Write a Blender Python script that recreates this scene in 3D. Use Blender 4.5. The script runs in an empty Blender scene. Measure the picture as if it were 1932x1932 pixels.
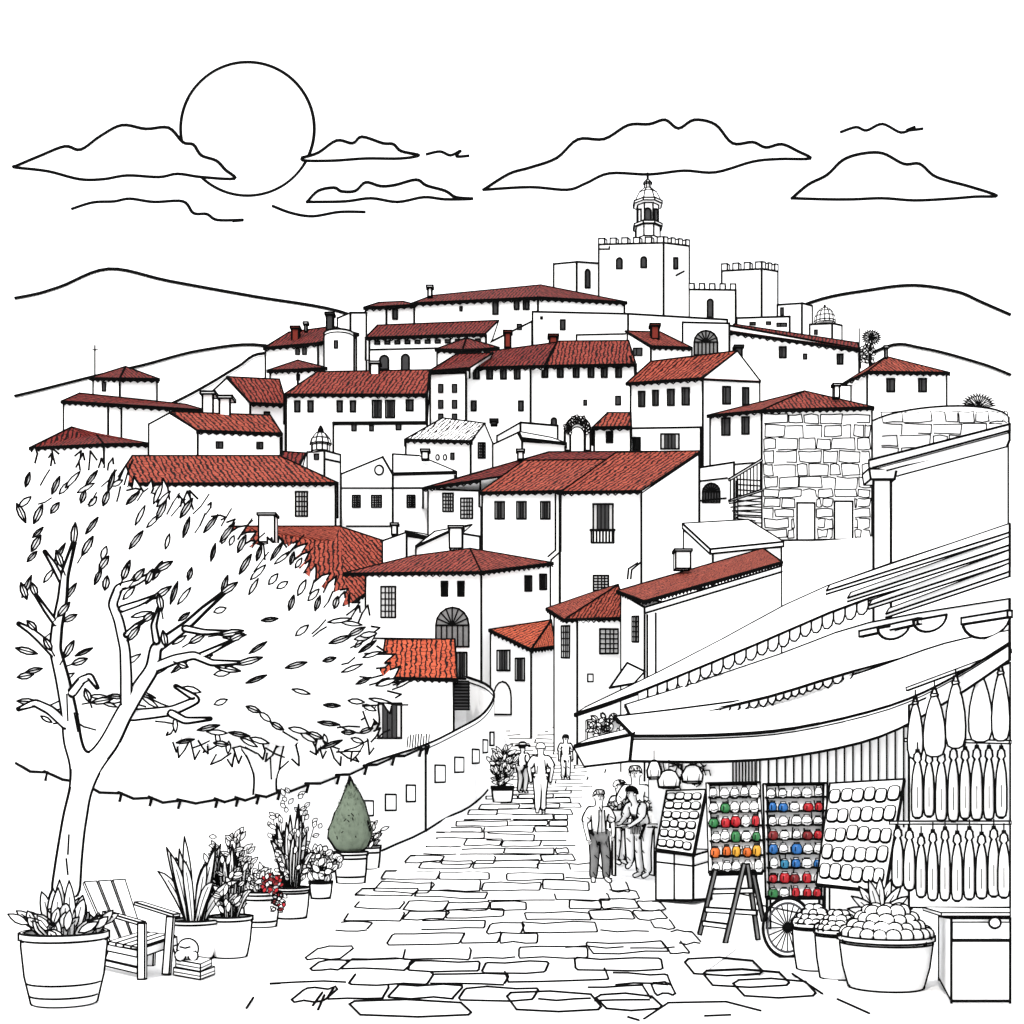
import bpy, math, random
from mathutils import Vector as Ve, Matrix
random.seed(7)
rnd=random.random; U=random.uniform
F=2600.; HZ=1480.; CX=966.; CH=1.7
CAM=Ve((0,0,CH)); LW=1.2
col=bpy.context.scene.collection
def P(x,y,D): return Ve(((x-CX)*D/F, D, CH+(HZ-y)*D/F))
KN=[(-50,0),(27,0),(33,.9),(42,1.4),(50,1.9),(62,5.2),(190,66),(260,60),(420,-6),(9000,-12)]
def gz(D):
    for (a,za),(b,zb) in zip(KN,KN[1:]):
        if D<=b: return za+(zb-za)*(D-a)/(b-a)
    return -12
def Dg(row):
    lo,hi=5.,62.
    for _ in range(50):
        m=(lo+hi)/2
        if HZ-(gz(m)-CH)*F/m>row: lo=m
        else: hi=m
    return lo
def G(x,row):
    D=Dg(row); return Ve(((x-CX)*D/F,D,gz(D)))
# ---------------------------------------------------------------- materials
MT={}
def mat(name,c,rough=.9,noise=.0,scale=3,spec=.1):
    m=bpy.data.materials.new(name); m.use_nodes=True; nt=m.node_tree; b=nt.nodes['Principled BSDF']
    b.inputs['Base Color'].default_value=(*c,1); b.inputs['Roughness'].default_value=rough
    b.inputs['Specular IOR Level'].default_value=spec
    if noise:
        tc=nt.nodes.new('ShaderNodeTexCoord'); n=nt.nodes.new('ShaderNodeTexNoise'); n.inputs['Scale'].default_value=scale
        r=nt.nodes.new('ShaderNodeMix'); r.data_type='RGBA'
        r.inputs['A'].default_value=(*[x*(1-noise) for x in c],1); r.inputs['B'].default_value=(*[min(1,x*(1+noise)) for x in c],1)
        nt.links.new(tc.outputs['Object'],n.inputs['Vector']); nt.links.new(n.outputs['Fac'],r.inputs['Factor']); nt.links.new(r.outputs['Result'],b.inputs['Base Color'])
    MT[name]=m
mat('white',(.88,.88,.88),.95,.01,.6); mat('ink',(.004,.004,.004),.9,spec=0); mat('dark',(.03,.03,.031),.6,.3,2)
mat('grey',(.16,.16,.16),.8,.3,6); mat('lightgrey',(.42,.42,.42),.9); mat('charcoal',(.045,.045,.05),.9,.5,20)
mat('cypress',(.125,.155,.115),.9,.22,14); mat('red',(.36,.008,.014),.25,.25,20,.3); mat('darkred',(.16,.008,.01),.3,.3,20,.3)
mat('blue',(.015,.11,.33),.25,.3,20,.3); mat('green',(.02,.14,.04),.25,.3,20,.3); mat('orange',(.5,.1,.012),.3,.2,20,.3)
mat('yellow',(.55,.27,.02),.3,.2,20,.3); mat('brick',(.14,.02,.014),.9,.3,8); mat('teal',(.02,.16,.28),.3,.2,20,.3)
def tilemat(name,c1,c2,line=.66):
    m=bpy.data.materials.new(name); m.use_nodes=True; nt=m.node_tree; L=nt.links.new; b=nt.nodes['Principled BSDF']
    b.inputs['Roughness'].default_value=.9; b.inputs['Specular IOR Level'].default_value=.1
    def math_(op,a,bb=None,c=None):
        n=nt.nodes.new('ShaderNodeMath'); n.operation=op
        for i,v in enumerate((a,bb,c)):
            if v is None: continue
            if isinstance(v,(int,float)): n.inputs[i].default_value=v
            else: L(v,n.inputs[i])
        return n.outputs[0]
    uv=nt.nodes.new('ShaderNodeUVMap'); sp=nt.nodes.new('ShaderNodeSeparateXYZ'); L(uv.outputs[0],sp.inputs[0])
    n1=nt.nodes.new('ShaderNodeTexNoise'); n1.inputs['Scale'].default_value=.7; n1.inputs['Detail'].default_value=2; L(uv.outputs[0],n1.inputs['Vector'])
    u=math_('ADD',sp.outputs[0],math_('MULTIPLY',math_('SUBTRACT',n1.outputs['Fac'],.5),1.5))
    fu=math_('ABSOLUTE',math_('SUBTRACT',math_('FRACT',u),.5))
    n2=nt.nodes.new('ShaderNodeTexNoise'); n2.inputs['Scale'].default_value=1.4; L(uv.outputs[0],n2.inputs['Vector'])
    thr=math_('ADD',line/2-.2,math_('MULTIPLY',n2.outputs['Fac'],.36))
    ln=math_('GREATER_THAN',fu,thr)
    wn=nt.nodes.new('ShaderNodeTexWhiteNoise'); wn.noise_dimensions='1D'; L(math_('FLOOR',u),wn.inputs['W'])
    v=math_('ADD',sp.outputs[1],wn.outputs['Value'])
    rowl=math_('MULTIPLY',math_('LESS_THAN',math_('FRACT',v),.16),math_('GREATER_THAN',n2.outputs['Fac'],.5))
    dk=math_('MAXIMUM',ln,rowl)
    cv=nt.nodes.new('ShaderNodeCombineXYZ'); L(math_('FLOOR',u),cv.inputs[0]); L(math_('FLOOR',v),cv.inputs[1])
    w2=nt.nodes.new('ShaderNodeTexWhiteNoise'); w2.noise_dimensions='2D'; L(cv.outputs[0],w2.inputs['Vector'])
    n3=nt.nodes.new('ShaderNodeTexNoise'); n3.inputs['Scale'].default_value=.12; L(uv.outputs[0],n3.inputs['Vector'])
    mf=math_('ADD',math_('MULTIPLY',w2.outputs['Value'],.55),math_('MULTIPLY',math_('SUBTRACT',n3.outputs['Fac'],.28),1.0))
    mx=nt.nodes.new('ShaderNodeMix'); mx.data_type='RGBA'; mx.inputs['A'].default_value=(*c1,1); mx.inputs['B'].default_value=(*c2,1); L(mf,mx.inputs['Factor'])
    m2=nt.nodes.new('ShaderNodeMix'); m2.data_type='RGBA'; m2.inputs['B'].default_value=(.007,.002,.002,1); L(dk,m2.inputs['Factor']); L(mx.outputs['Result'],m2.inputs['A'])
    L(m2.outputs['Result'],b.inputs['Base Color'])
    bp=nt.nodes.new('ShaderNodeBump'); bp.inputs['Strength'].default_value=.25; L(math_('MULTIPLY',fu,-1),bp.inputs['Height']); L(bp.outputs[0],b.inputs['Normal'])
    MT[name]=m
tilemat('tile',(.15,.021,.017),(.25,.049,.033)); tilemat('tile_dark',(.11,.013,.013),(.18,.027,.022),.63)
tilemat('tile_orange',(.32,.05,.024),(.44,.09,.042),.72); tilemat('tile_mid',(.19,.031,.02),(.32,.066,.04),.66)
tilemat('tile_white',(.78,.78,.78),(.84,.84,.84),.66)
# ---------------------------------------------------------------- mesh collector
class M:
    def __init__(s): s.v=[];s.f=[];s.m=[];s.uv=[];s.sm=[];s.seg=[]
    def shape(s,V,Fs,m='white',crease=28,sil=True,w=1.85,ink=True,uvs=None,smooth=False,bound=True):
        b=len(s.v); s.v+=[Ve(v) for v in V]
        for i,f in enumerate(Fs):
            s.f.append([b+k for k in f]); s.m.append(m if isinstance(m,str) else m[i]); s.uv.append(uvs[i] if uvs else None); s.sm.append(smooth)
        if not ink: return
        N=[];ed={}
        for i,f in enumerate(Fs):
            c=Ve((0,0,0))
            for k in range(len(f)):
                c+=Ve(V[f[k]])
                ed.setdefault((min(f[k],f[(k+1)%len(f)]),max(f[k],f[(k+1)%len(f)])),[]).append(i)
            c/=len(f); n=Ve((0,0,0))
            for k in range(len(f)): n+=(Ve(V[f[k]])-c).cross(Ve(V[f[(k+1)%len(f)]])-c)
            N.append(n.normalized() if n.length>1e-12 else Ve((0,0,1)))
        cc=math.cos(math.radians(crease))
        for (a,bb),fs in ed.items():
            A=Ve(V[a]);B=Ve(V[bb]); ww=w
            if len(fs)<2: ok=bound
            else:
                n1,n2=N[fs[0]],N[fs[1]]
                ok=n1.dot(n2)<cc
                if not ok and sil:
                    vd=CAM-(A+B)/2; ok=(n1.dot(vd))*(n2.dot(vd))<0
                    if smooth: ww=w*1.65
            if ok: s.seg.append((A,B,ww))
    def line(s,pts,w=1.8,closed=False):
        pts=[Ve(p) for p in pts]
        for a,b in zip(pts,pts[1:]+(pts[:1] if closed else [])): s.seg.append((a,b,w))
    def build(s,name,parent=None,org=None,label=None,cat=None,group=None,kind=None):
        org=Ve(org) if org is not None else Ve((0,0,0))
        names=[]
        def mi(n):
            if n not in names: names.append(n)
            return names.index(n)
        V=list(s.v);Fs=list(s.f);mm=[mi(x) for x in s.m]; uvs=list(s.uv); sm=list(s.sm)
        if s.seg:
            ki=mi('ink')
            for a,b,w in s.seg:
                d=b-a; L=d.length
                if L<1e-6: continue
                w=w*LW*(1.15 if w>1.7 and (a.y<40 or a.y>400) else 1)
                d/=L; ra=w*max(a.y,3)/F; rb=w*max(b.y,3)/F
                u=d.cross(Ve((0.31,.17,.93)) if abs(d.z)<.9 else Ve((1,.1,0))).normalized(); v=d.cross(u)
                a2=a-d*ra*.55;b2=b+d*rb*.55;k=len(V)
                for q,r in ((a2,ra),(b2,rb)): V+= [q+u*r,q+v*r,q-u*r,q-v*r]
                for j in range(4):
                    Fs.append([k+j,k+(j+1)%4,k+4+(j+1)%4,k+4+j]); mm.append(ki); uvs.append(None); sm.append(False)
                Fs.append([k,k+3,k+2,k+1]);Fs.append([k+4,k+5,k+6,k+7]); mm+=[ki,ki]; uvs+=[None,None]; sm+=[False,False]
        me=bpy.data.meshes.new(name); me.from_pydata([tuple(p-org) for p in V],[],Fs)
        for n in names: me.materials.append(MT[n])
        me.polygons.foreach_set('material_index',mm); me.polygons.foreach_set('use_smooth',sm)
        if any(u is not None for u in uvs):
            ul=me.uv_layers.new(name='UVMap').data
            for p,u in zip(me.polygons,uvs):
                if u:
                    for li,c in zip(p.loop_indices,u): ul[li].uv=c
        me.update()
        o=bpy.data.objects.new(name,me); col.objects.link(o)
        if parent: o.parent=parent
        else: o.location=org
        if label:o['label']=label
        if cat:o['category']=cat
        if group:o['group']=group
        if kind:o['kind']=kind
        return o
def root(name,label,cat,org,group=None):
    o=bpy.data.objects.new(name,None); col.objects.link(o); o.location=org; o.empty_display_size=.3
    o['label']=label;o['category']=cat
    if group:o['group']=group
    return o
# ---------------------------------------------------------------- shapes
def slab(m,pts,th,mt='white',w=1.8,direction=None):
    n=direction or (pts[1]-pts[0]).cross(pts[-1]-pts[0]).normalized()
    k=len(pts); V=[Ve(p) for p in pts]+[p-n*th for p in pts]
    Fs=[list(range(k)),list(range(2*k-1,k-1,-1))]+[[i,i+k,(i+1)%k+k,(i+1)%k] for i in range(k)]
    m.shape(V,Fs,mt,w=w)
def beam(m,a,b,w,h=None,mt='white',lw=1.7,crease=28):
    h=h or w; d=(b-a).normalized(); u=d.cross(Ve((0,0,1)) if abs(d.z)<.9 else Ve((0,1,0))).normalized(); v=u.cross(d)
    V=[q+u*sx*w/2+v*sz*h/2 for q in (a,b) for sx,sz in ((-1,-1),(1,-1),(1,1),(-1,1))]
    m.shape(V,[[0,1,2,3],[7,6,5,4],[0,4,5,1],[1,5,6,2],[2,6,7,3],[3,7,4,0]],mt,w=lw)
def lathe(m,c,prof,seg=24,mt='white',w=1.7,crease=50,sy=1,smooth=True,rot=0):
    V=[];Fs=[]
    for r,z in prof:
        for k in range(seg):
            a=2*math.pi*k/seg+rot; V.append(c+Ve((r*math.cos(a),r*sy*math.sin(a),z)))
    n=len(prof)
    for i in range(n-1):
        for k in range(seg): Fs.append([i*seg+k,i*seg+(k+1)%seg,(i+1)*seg+(k+1)%seg,(i+1)*seg+k])
    Fs.append(list(range(seg))[::-1]); Fs.append([(n-1)*seg+k for k in range(seg)])
    m.shape(V,Fs,mt,crease=crease,w=w,smooth=smooth)
def ball(m,c,r,mt='white',w=1.5,seg=12,rings=7,sq=(1,1,1),ink=True):
    V=[];Fs=[]
    for i in range(1,rings):
        t=math.pi*i/rings
        for k in range(seg):
            a=2*math.pi*k/seg; V.append(c+Ve((r*sq[0]*math.sin(t)*math.cos(a),r*sq[1]*math.sin(t)*math.sin(a),r*sq[2]*math.cos(t))))
    V+= [c+Ve((0,0,r*sq[2])),c-Ve((0,0,r*sq[2]))]; T=len(V)-2
    for i in range(rings-2):
        for k in range(seg): Fs.append([i*seg+k,(i+1)*seg+k,(i+1)*seg+(k+1)%seg,i*seg+(k+1)%seg])
    for k in range(seg): Fs.append([T,k,(k+1)%seg]); Fs.append([T+1,(rings-2)*seg+(k+1)%seg,(rings-2)*seg+k])
    m.shape(V,Fs,mt,crease=80,w=w,smooth=True,ink=ink)
def leaf(m,c,d,L,W,nrm=None,mt='white',w=1.3,vein=True):
    d=d.normalized(); s=d.cross(nrm or (CAM-c)).normalized()
    n=[(0,0),(.25,.8),(.55,1),(.8,.6),(1,0),(.8,-.6),(.55,-1),(.25,-.8)]
    V=[c+d*L*(a-.5)+s*W/2*b for a,b in n]
    m.shape(V,[list(range(8))],mt,w=w)
    if vein: m.line([V[0],c+d*L*.2],w*.8)
def blade(m,b,tip,W,bend,mt='white',w=1.5,n=6):
    d=tip-b; s=d.cross(CAM-b).normalized(); L=[];R=[];C=[]
    for i in range(n+1):
        t=i/n; p=b+d*t+bend*(t*(1-t)*2); ww=W*(.55+.9*t if t<.45 else 1)*(1-t**3)/1
        L.append(p-s*ww/2);R.append(p+s*ww/2);C.append(p)
    V=L+R; k=n+1
    m.shape(V,[[i,i+1,k+i+1,k+i] for i in range(n)],mt,w=w,crease=70,sil=False)
    m.line(C[:-2],w*.6)
def wframe(a,b):
    t=Ve((b.x-a.x,b.y-a.y,0)).normalized(); n=Ve((t.y,-t.x,0))
    if n.dot(CAM-a)<0:n=-n
    return t,n
def onwall(a,t,px,py):
    k=(px-CX)/F; s=(k*a.y-a.x)/(t.x-k*t.y); D=a.y+t.y*s
    return Ve((a.x+t.x*s,D,CH+(HZ-py)*D/F))
def addwin(par,org,a,b,cx,cy,w,h,st='d',name='window'):
    t,n=wframe(a,b); p0=onwall(a,t,cx-w/2,cy); p1=onwall(a,t,cx+w/2,cy); c=(p0+p1)/2
    D=c.y; sc=D/F; hw=(p1-p0).length/2; hh=h/2*sc; t=(p1-p0).normalized() if hw>1e-4 else t
    def q(s,z,o=1.0): return Ve((c.x,c.y,c.z))+t*(s*hw)+Ve((0,0,z*hh))+n*(o*sc*1.2)
    if st in 'ab':
        r=hw/hh; top=1-r
        out=[(-1,-1),(1,-1),(1,top)]+[(math.cos(k*math.pi/8),top+r*math.sin(k*math.pi/8)) for k in range(1,8)]+[(-1,top)]
    elif st=='r': out=[(math.cos(k*math.pi/8),math.sin(k*math.pi/8)) for k in range(16)]
    else: out=[(-1,-1),(1,-1),(1,1),(-1,1)]
    f=M(); lw=1.6 if h>16 else 1.2
    f.line([q(*o) for o in out],lw,True)
    k=len(out); V=[q(x,z,0.0) for x,z in out]+[q(x*1.0,z*1.0,1.0) for x,z in out]
    f.shape(V,[[i,(i+1)%k,(i+1)%k+k,i+k] for i in range(k)],'white',ink=False)
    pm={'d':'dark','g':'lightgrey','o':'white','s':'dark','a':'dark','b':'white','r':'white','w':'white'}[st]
    if st=='d':
        if w>=10: f.line([q(-.25,-1,1.3),q(-.25,1,1.3)],.9)
    if st in 'g':
        for x in (-.4,.1,.5): f.line([q(x,-1,1.3),q(x,1,1.3)],1.2)
        for z in (-.6,-.2,.2,.6): f.line([q(-1,z,1.3),q(1,z,1.3)],1.1)
    if st=='s':
        for x in (-.6,-.2,.2,.6): f.line([q(x,-1,1.3),q(x,1,1.3)],.9)
    if st=='a' and w>25:
        for x in (-.66,-.33,0,.33,.66): f.line([q(x,-1,1.5),q(x,top,1.5)],1.2)
        for kk in range(1,8): f.line([q(0,top,1.5),q(math.cos(kk*math.pi/8),top+r*math.sin(kk*math.pi/8),1.5)],1.2)
        f.line([q(-1,top,1.5),q(1,top,1.5)],1.5)
    fo=f.build(name,par,org)
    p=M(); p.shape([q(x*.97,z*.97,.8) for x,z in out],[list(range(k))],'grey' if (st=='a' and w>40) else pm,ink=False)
    if st=='s':
        for x in (-.78,.78): p.shape([q(x-.12,-.9,1.1),q(x+.12,-.9,1.1),q(x+.12,.9,1.1),q(x-.12,.9,1.1)],[[0,1,2,3]],'lightgrey',ink=False)
    p.build('pane' if name=='window' else 'door_panel',fo,org)
    return fo
def uvface(pts,e0,e1,up,su):
    Uv=(e1-e0).normalized(); V=up.normalized()
    A=Uv.dot(Uv);B=Uv.dot(V);C=V.dot(V);det=A*C-B*B
    out=[]
    for p in pts:
        d=p-e0; x=d.dot(Uv);y=d.dot(V); out.append(((C*x-B*y)/det*su,(A*y-B*x)/det*su*.62))
    return out
def roofpart(par,org,E,R,tile='tile',gable=None,per=8.0,w=1.8,scallop=True,name='roof'):
    m=M(); r0=R[0]; r1=R[-1]; per=per*1.15
    two=len(E)==2
    if two:
        D2=2*r1.y-E[1].y; e2=Ve((E[1].x*D2/E[1].y,D2,E[1].z)); D3=2*r0.y-E[0].y; e3=Ve((E[0].x*D3/E[0].y,D3,E[0].z))
        E=[E[0],E[1],e2,e3]
    else: E=list(E)+[E[0]+E[2]-E[1]]
    one=(r0-r1).length<1e-6
    V=E+[r0]+([] if one else [r1]); a=4; b=4 if one else 5
    gm='white' if (two or gable) else tile
    faces=[([0,1,b,a] if not one else [0,1,4],tile,(0,1)),([1,2,b],gm,(1,2)),([2,3,a,b] if not one else [2,3,4],tile,(2,3)),([3,0,a],gm if two or gable else tile,(3,0))]
    D=sum(p.y for p in E[:2])/2; su=F/D/per
    uvs=[]
    for f,mt,(i,j) in faces:
        if len(f)==4: up=((V[f[2]]-V[f[1]])+(V[f[3]]-V[f[0]]))/2
        else: up=V[f[2]]-(V[f[0]]+V[f[1]])/2
        uvs.append(uvface([V[k] for k in f],V[i],V[j],up,su))
    th=3.0*D/F; k=len(V); V2=V+[e-Ve((0,0,th)) for e in E]
    fs=[f for f,_,_ in faces]; ms=[mt for _,mt,_ in faces]
    for i in range(4): fs.append([i,k+i,k+(i+1)%4,(i+1)%4]); ms.append('brick' if tile!='white' and tile!='tile_white' else 'white'); uvs.append(None)
    fs.append([k+3,k+2,k+1,k]); ms.append('white'); uvs.append(None)
    m.shape(V2,fs,ms,uvs=uvs,crease=12,w=w)
    if scallop:
        for i,j in ((0,1),(1,2)):
            if faces[0 if i==0 else 1][1]=='white': continue
            A,B=E[i]-Ve((0,0,th)),E[j]-Ve((0,0,th)); n=max(4,int((A-B).length*F/D/7)); pts=[]
            for q in range(n+1):
                p=A.lerp(B,q/n); s=p.y/F; pts.append(p+Ve((0,-1.5*s,(-4.0 if q%2 else 0)*s+U(-.8,.8)*s)))
            m.line(pts,1.2)
    return m.build(name,par,org)
def chimney(par,org,cx,y0,y1,w,D,mt='white'):
    m=M(); a=P(cx-w/2,y1,D);b=P(cx+w/2,y1,D); z1=P(cx,y0,D).z; dd=Ve((0,w*D/F,0))
    V=[a,b,b+dd,a+dd]; V=[Ve(v) for v in V]+[Ve((v.x,v.y,z1)) for v in V]
    m.shape(V,[[0,1,5,4],[1,2,6,5],[2,3,7,6],[3,0,4,7],[4,5,6,7]],mt,w=1.6)
    c=(V[4]+V[6])/2; hw=(w/2+2.5)*D/F; h=4*D/F
    V=[c+Ve((sx*hw,sy*hw,z)) for z in (0.01,h) for sx,sy in ((-1,-1),(1,-1),(1,1),(-1,1))]
    m.shape(V,[[0,1,5,4],[1,2,6,5],[2,3,7,6],[3,0,4,7],[4,5,6,7],[3,2,1,0]],mt,w=1.4)
    return m.build('chimney',par,org)
def ringof(cs,depth):
    pts=[P(*c) for c in cs]
    if len(pts)==2:
        back=[]
        mx=(pts[0].x+pts[1].x)/2
        for p in (pts[1],pts[0]):
            k=(p.y+depth)/p.y; back.append(Ve((mx*k+(p.x-mx)*k*.98,p.y+depth,p.z)))
    else:
        b_=pts[0]+pts[2]-pts[1]; b_.z=min(pts[0].z,pts[2].z); back=[b_]
    return pts,pts+back
def block(m,cs,depth=5,peaks={},bot=None,mt='white',w=1.85,cap=True):
    pts,ring=ringof(cs,depth); n=len(ring)
    zb=[((-11 if p.y>100 else gz(p.y)-2.0) if bot is None else CH+(HZ-bot)*min(p.y,cs[0][2])/F) for p in ring]
    V=[Ve((p.x,p.y,z)) for p,z in zip(ring,zb)]+[Ve(p) for p in ring]; Fs=[]
    for i in range(n):
        j=(i+1)%n; f=[i,j,n+j]
        if i in peaks:
            t,_=wframe(ring[i],ring[j]); V.append(onwall(ring[i],t,*peaks[i])); f.append(len(V)-1)
        Fs.append(f+[n+i])
    if cap and not peaks: Fs.append([n+i for i in range(n)])
    m.shape(V,Fs,mt,w=w)
    return pts
def house(name,label,cs,E=None,R=None,tile='tile',wins=(),chim=(),cat='house',group=None,depth=5,peaks={},bot=None,rd=None,gable=None,per=8,doors=(),lines=(),w=1.85,scallop=True,deco=None):
    pts,ring=ringof(cs,depth)
    org=Ve((sum(p.x for p in ring)/len(ring),sum(p.y for p in ring)/len(ring),0)); org.z=gz(min(p.y for p in ring))
    r=root(name,label,cat,org,group)
    m=M(); block(m,cs,depth,peaks,bot,w=w,cap=not (E and len(cs)==3))
    for ln in lines:
        a,b=pts[ln[0]],pts[ln[0]+1]; t,n=wframe(a,b)
        m.line([onwall(a,t,x,y)+n*.03 for x,y in ln[1]],ln[2] if len(ln)>2 else 1.6)
    if deco: deco(m,pts)
    m.build('wall',r,org)
    rp=None; rd=depth/2 if rd is None else rd
    if E:
        Ev=[P(*(e if len(e)==3 else (e[0],e[1],cs[min(i,len(cs)-1)][2]-.25))) for i,e in enumerate(E)]
        Dm=sum(c[2] for c in cs)/len(cs)
        Rv=[P(*(q if len(q)==3 else (q[0],q[1],Dm+rd))) for q in R]
        rp=roofpart(r,org,Ev,Rv,tile,gable,per,scallop=scallop)
    for c in chim: chimney(rp or r,org,*c)
    for wi in wins: addwin(r,org,pts[wi[0]],pts[wi[0]+1],*wi[1:])
    for wi in doors: addwin(r,org,pts[wi[0]],pts[wi[0]+1],*wi[1:],name='door')
    return r,pts,org
def crenel(m,a,b,n,hpx):
    t=(b-a); D=(a.y+b.y)/2; h=hpx*D/F; wd=t.length/(2*n-1); d=t.normalized()
    nn=Ve((d.y,-d.x,0)); nn=nn if nn.y<0 else -nn
    for i in range(n):
        p=a+d*(wd*2*i); q=p+d*wd
        V=[p+nn*.05,q+nn*.05,q-nn*.6,p-nn*.6]; V=V+[v+Ve((0,0,h)) for v in V]
        m.shape(V,[[0,1,5,4],[1,2,6,5],[2,3,7,6],[3,0,4,7],[4,5,6,7],[3,2,1,0]],'white',w=1.3)
# ================================================================ SETTING
g=M()
Ds=[-40,0,8,12,16,20,24,27,30,33,37.5,42,46,50,54,58,62]+list(range(68,191,6))+[190,205,220,260,330,420,800,2000,6000,9000]
Xs=[-6000,-1500,-400,-150,-110]+list(range(-80,81,5))+[110,150,400,1500,6000]
def gzz(x,D):
    z=gz(D)
    if D>62:
        wl=48 if D<=106 else (48-27*(D-106)/20 if D<126 else 21)
        wr=60-24*(D-62)/43 if D<105 else 36
        e=max(0,-x-wl)/12 if x<0 else max(0,x-wr)/8
        z=(z+12)*math.exp(-e*e)-12
    return z
V=[Ve((x,D,gzz(x,D)-.01)) for D in Ds for x in Xs]; nx=len(Xs)
g.shape(V,[[i*nx+k,i*nx+k+1,(i+1)*nx+k+1,(i+1)*nx+k] for i in range(len(Ds)-1) for k in range(nx-1)],'white',ink=False)
g.build('ground',kind='structure')
LE=[(1960,430),(1900,490),(1690,690),(1580,830),(1498,925),(1470,945),(1400,955),(1340,930)]
RE=[(1960,1420),(1900,1290),(1850,1250),(1790,1330),(1680,1205),(1620,1095),(1560,1082),(1490,1118),(1470,1110),(1400,1090),(1340,1085)]
def ip(T,row):
    for (a,xa),(b,xb) in zip(T,T[1:]):
        if row>=b: return xa+(xb-xa)*(row-a)/(b-a)
    return T[-1][1]
st=M(); rows=[1960-i*10 for i in range(63)]
up=Ve((0,0,.006))
V=[]
for r in rows: V+=[G(ip(LE,r),r)+up,G(ip(RE,r)+(330 if r>1840 else 60 if r>1760 else 0),r)+up]
st.shape(V,[[2*i,2*i+1,2*i+3,2*i+2] for i in range(len(rows)-1)],'white',ink=False)
up2=Ve((0,0,.012))
r=1890.; tilt=0
while r>1500:
    k=max(0,(r-1490))/420; h=(8+25*k**1.15)*U(.82,1.18); xl=ip(LE,r)+U(-10,34)*(.4+k); xr=ip(RE,r)-U(0,30)
    x=xl+U(-10,10); tilt=.6*tilt+U(-.012,.012)
    wave=U(0,6.28); xm=(xl+xr)/2
    while x<xr-14:
        wd=U(34,78)+U(14,130)*k
        if rnd()<.10: x+=wd*U(.4,.9); continue
        x0,x1=x,min(x+wd,xr+10*k)
        if x1-x0>20:
            jy=U(-.14,.14)*h+math.sin(wave+x*.012)*h*.16; tl=tilt+U(-.02,.02)*(.5+k)
            f0,f1=(x0-xm)*tilt,(x0-xm)*tilt+(x1-x0)*tl
            y1=r-h*.08+jy; y0=r-h*.88+jy+U(-.1,.1)*h; sl=(CX+40-(x0+x1)/2)/480*h*.85+U(-.25,.25)*h; e=U(.5,3)*(.3+k)
            jj=lambda a:U(-a,a)*(k+.15)
            top=[(x0+sl+e,y0+f0+jj(2)),(x0+(x1-x0)*.3+sl,y0+f0*.7+f1*.3+jj(3)),(x0+(x1-x0)*.7+sl,y0+f0*.3+f1*.7+jj(3)),(x1+sl-e,y0+f1+jj(2))]
            rt_=[(x1+sl*.93+e*.5,y0+f1+h*.1),(x1+e*.7,y1+f1-h*.12),(x1-e,y1+f1)]
            bt=[(x0+(x1-x0)*.7,y1+f0*.3+f1*.7+jj(3)),(x0+(x1-x0)*.35,y1+f0*.65+f1*.35+jj(3)),(x0+e,y1+f0-jj(2))]
            lf=[(x0-e*.5,y1+f0-h*.12),(x0-e*.3+sl*.93,y0+f0+h*.1)]
            q=[G(*p)+up2 for p in top+rt_+bt+lf]
            mode=rnd(); lw=1.3+.5*k
            if mode<.36+.25*k: st.line(q,lw,True)
            elif mode<.62: st.line(q[:10],lw)
            elif mode<.8: st.line(q[3:12],lw)
            elif mode<.9: st.line(q[6:10],lw)
            else: st.line(q[:6],lw); st.line(q[6:10],lw)
        x+=wd+U(3,10)*(.4+k)
    r-=h
for rr in list(range(1493,1345,-7)):
    a,b=ip(LE,rr),ip(RE,rr); x=a+8
    while x<b-10:
        w_=U(20,70); st.line([G(x,rr+U(-1,1))+up2,G(min(x+w_,b),rr+U(-2,2))+up2],1.1); x+=w_+U(4,16)
        if rnd()<.4: st.line([G(x,rr)+up2,G(x+2,rr-6)+up2],1.1)
for px0,ry,wd,h in ((1290,1840,135,28),(1325,1862,150,28),(1385,1882,140,30),(660,1918,215,26),(955,1908,165,32),(1125,1906,110,26)):
    st.line([G(px0+U(-3,3),ry-h*.8)+up2,G(px0+8,ry-h)+up2,G(px0+wd*.5,ry-h-3)+up2,G(px0+wd-5,ry-h+3)+up2,G(px0+wd+14,ry-h*.2)+up2,G(px0+wd+8,ry)+up2,G(px0+wd*.6,ry+4)+up2,G(px0+20,ry)+up2],1.9,True)
for a,b in (((1495,1840),(1552,1878)),((1580,1888),(1640,1915)),((465,1905),(478,1885)),((590,1900),(608,1875)),((600,1908),(612,1880)),((1215,1925),(1260,1895)),((1260,1895),(1370,1893)),((1370,1893),(1435,1910)),((1330,1920),(1378,1918)),((1185,1922),(1205,1928))): st.line([G(*a)+up2,G(*b)+up2],1.8)
st.build('street',kind='structure')
def hill(profile,D,front,w=2.4):
    m=M(); R=[P(x,y,D) for x,y in profile]
    n=len(R); V=[]
    for p in R: V+= [Ve((p.x*(D-front)/D,D-front,-14)),p,Ve((p.x*1.2,D+front,-14))]
    Fs=[]
    for i in range(n-1): Fs+=[[3*i,3*i+3,3*i+4,3*i+1],[3*i+1,3*i+4,3*i+5,3*i+2]]
    m.shape(V,Fs,'white',ink=False)
    m.line([q+Ve((0,-1,w*.9*D/F)) for q,(x,y) in zip(R,profile) if 28<=x<=1907],w)
    m.build('hill',kind='structure')
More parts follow.
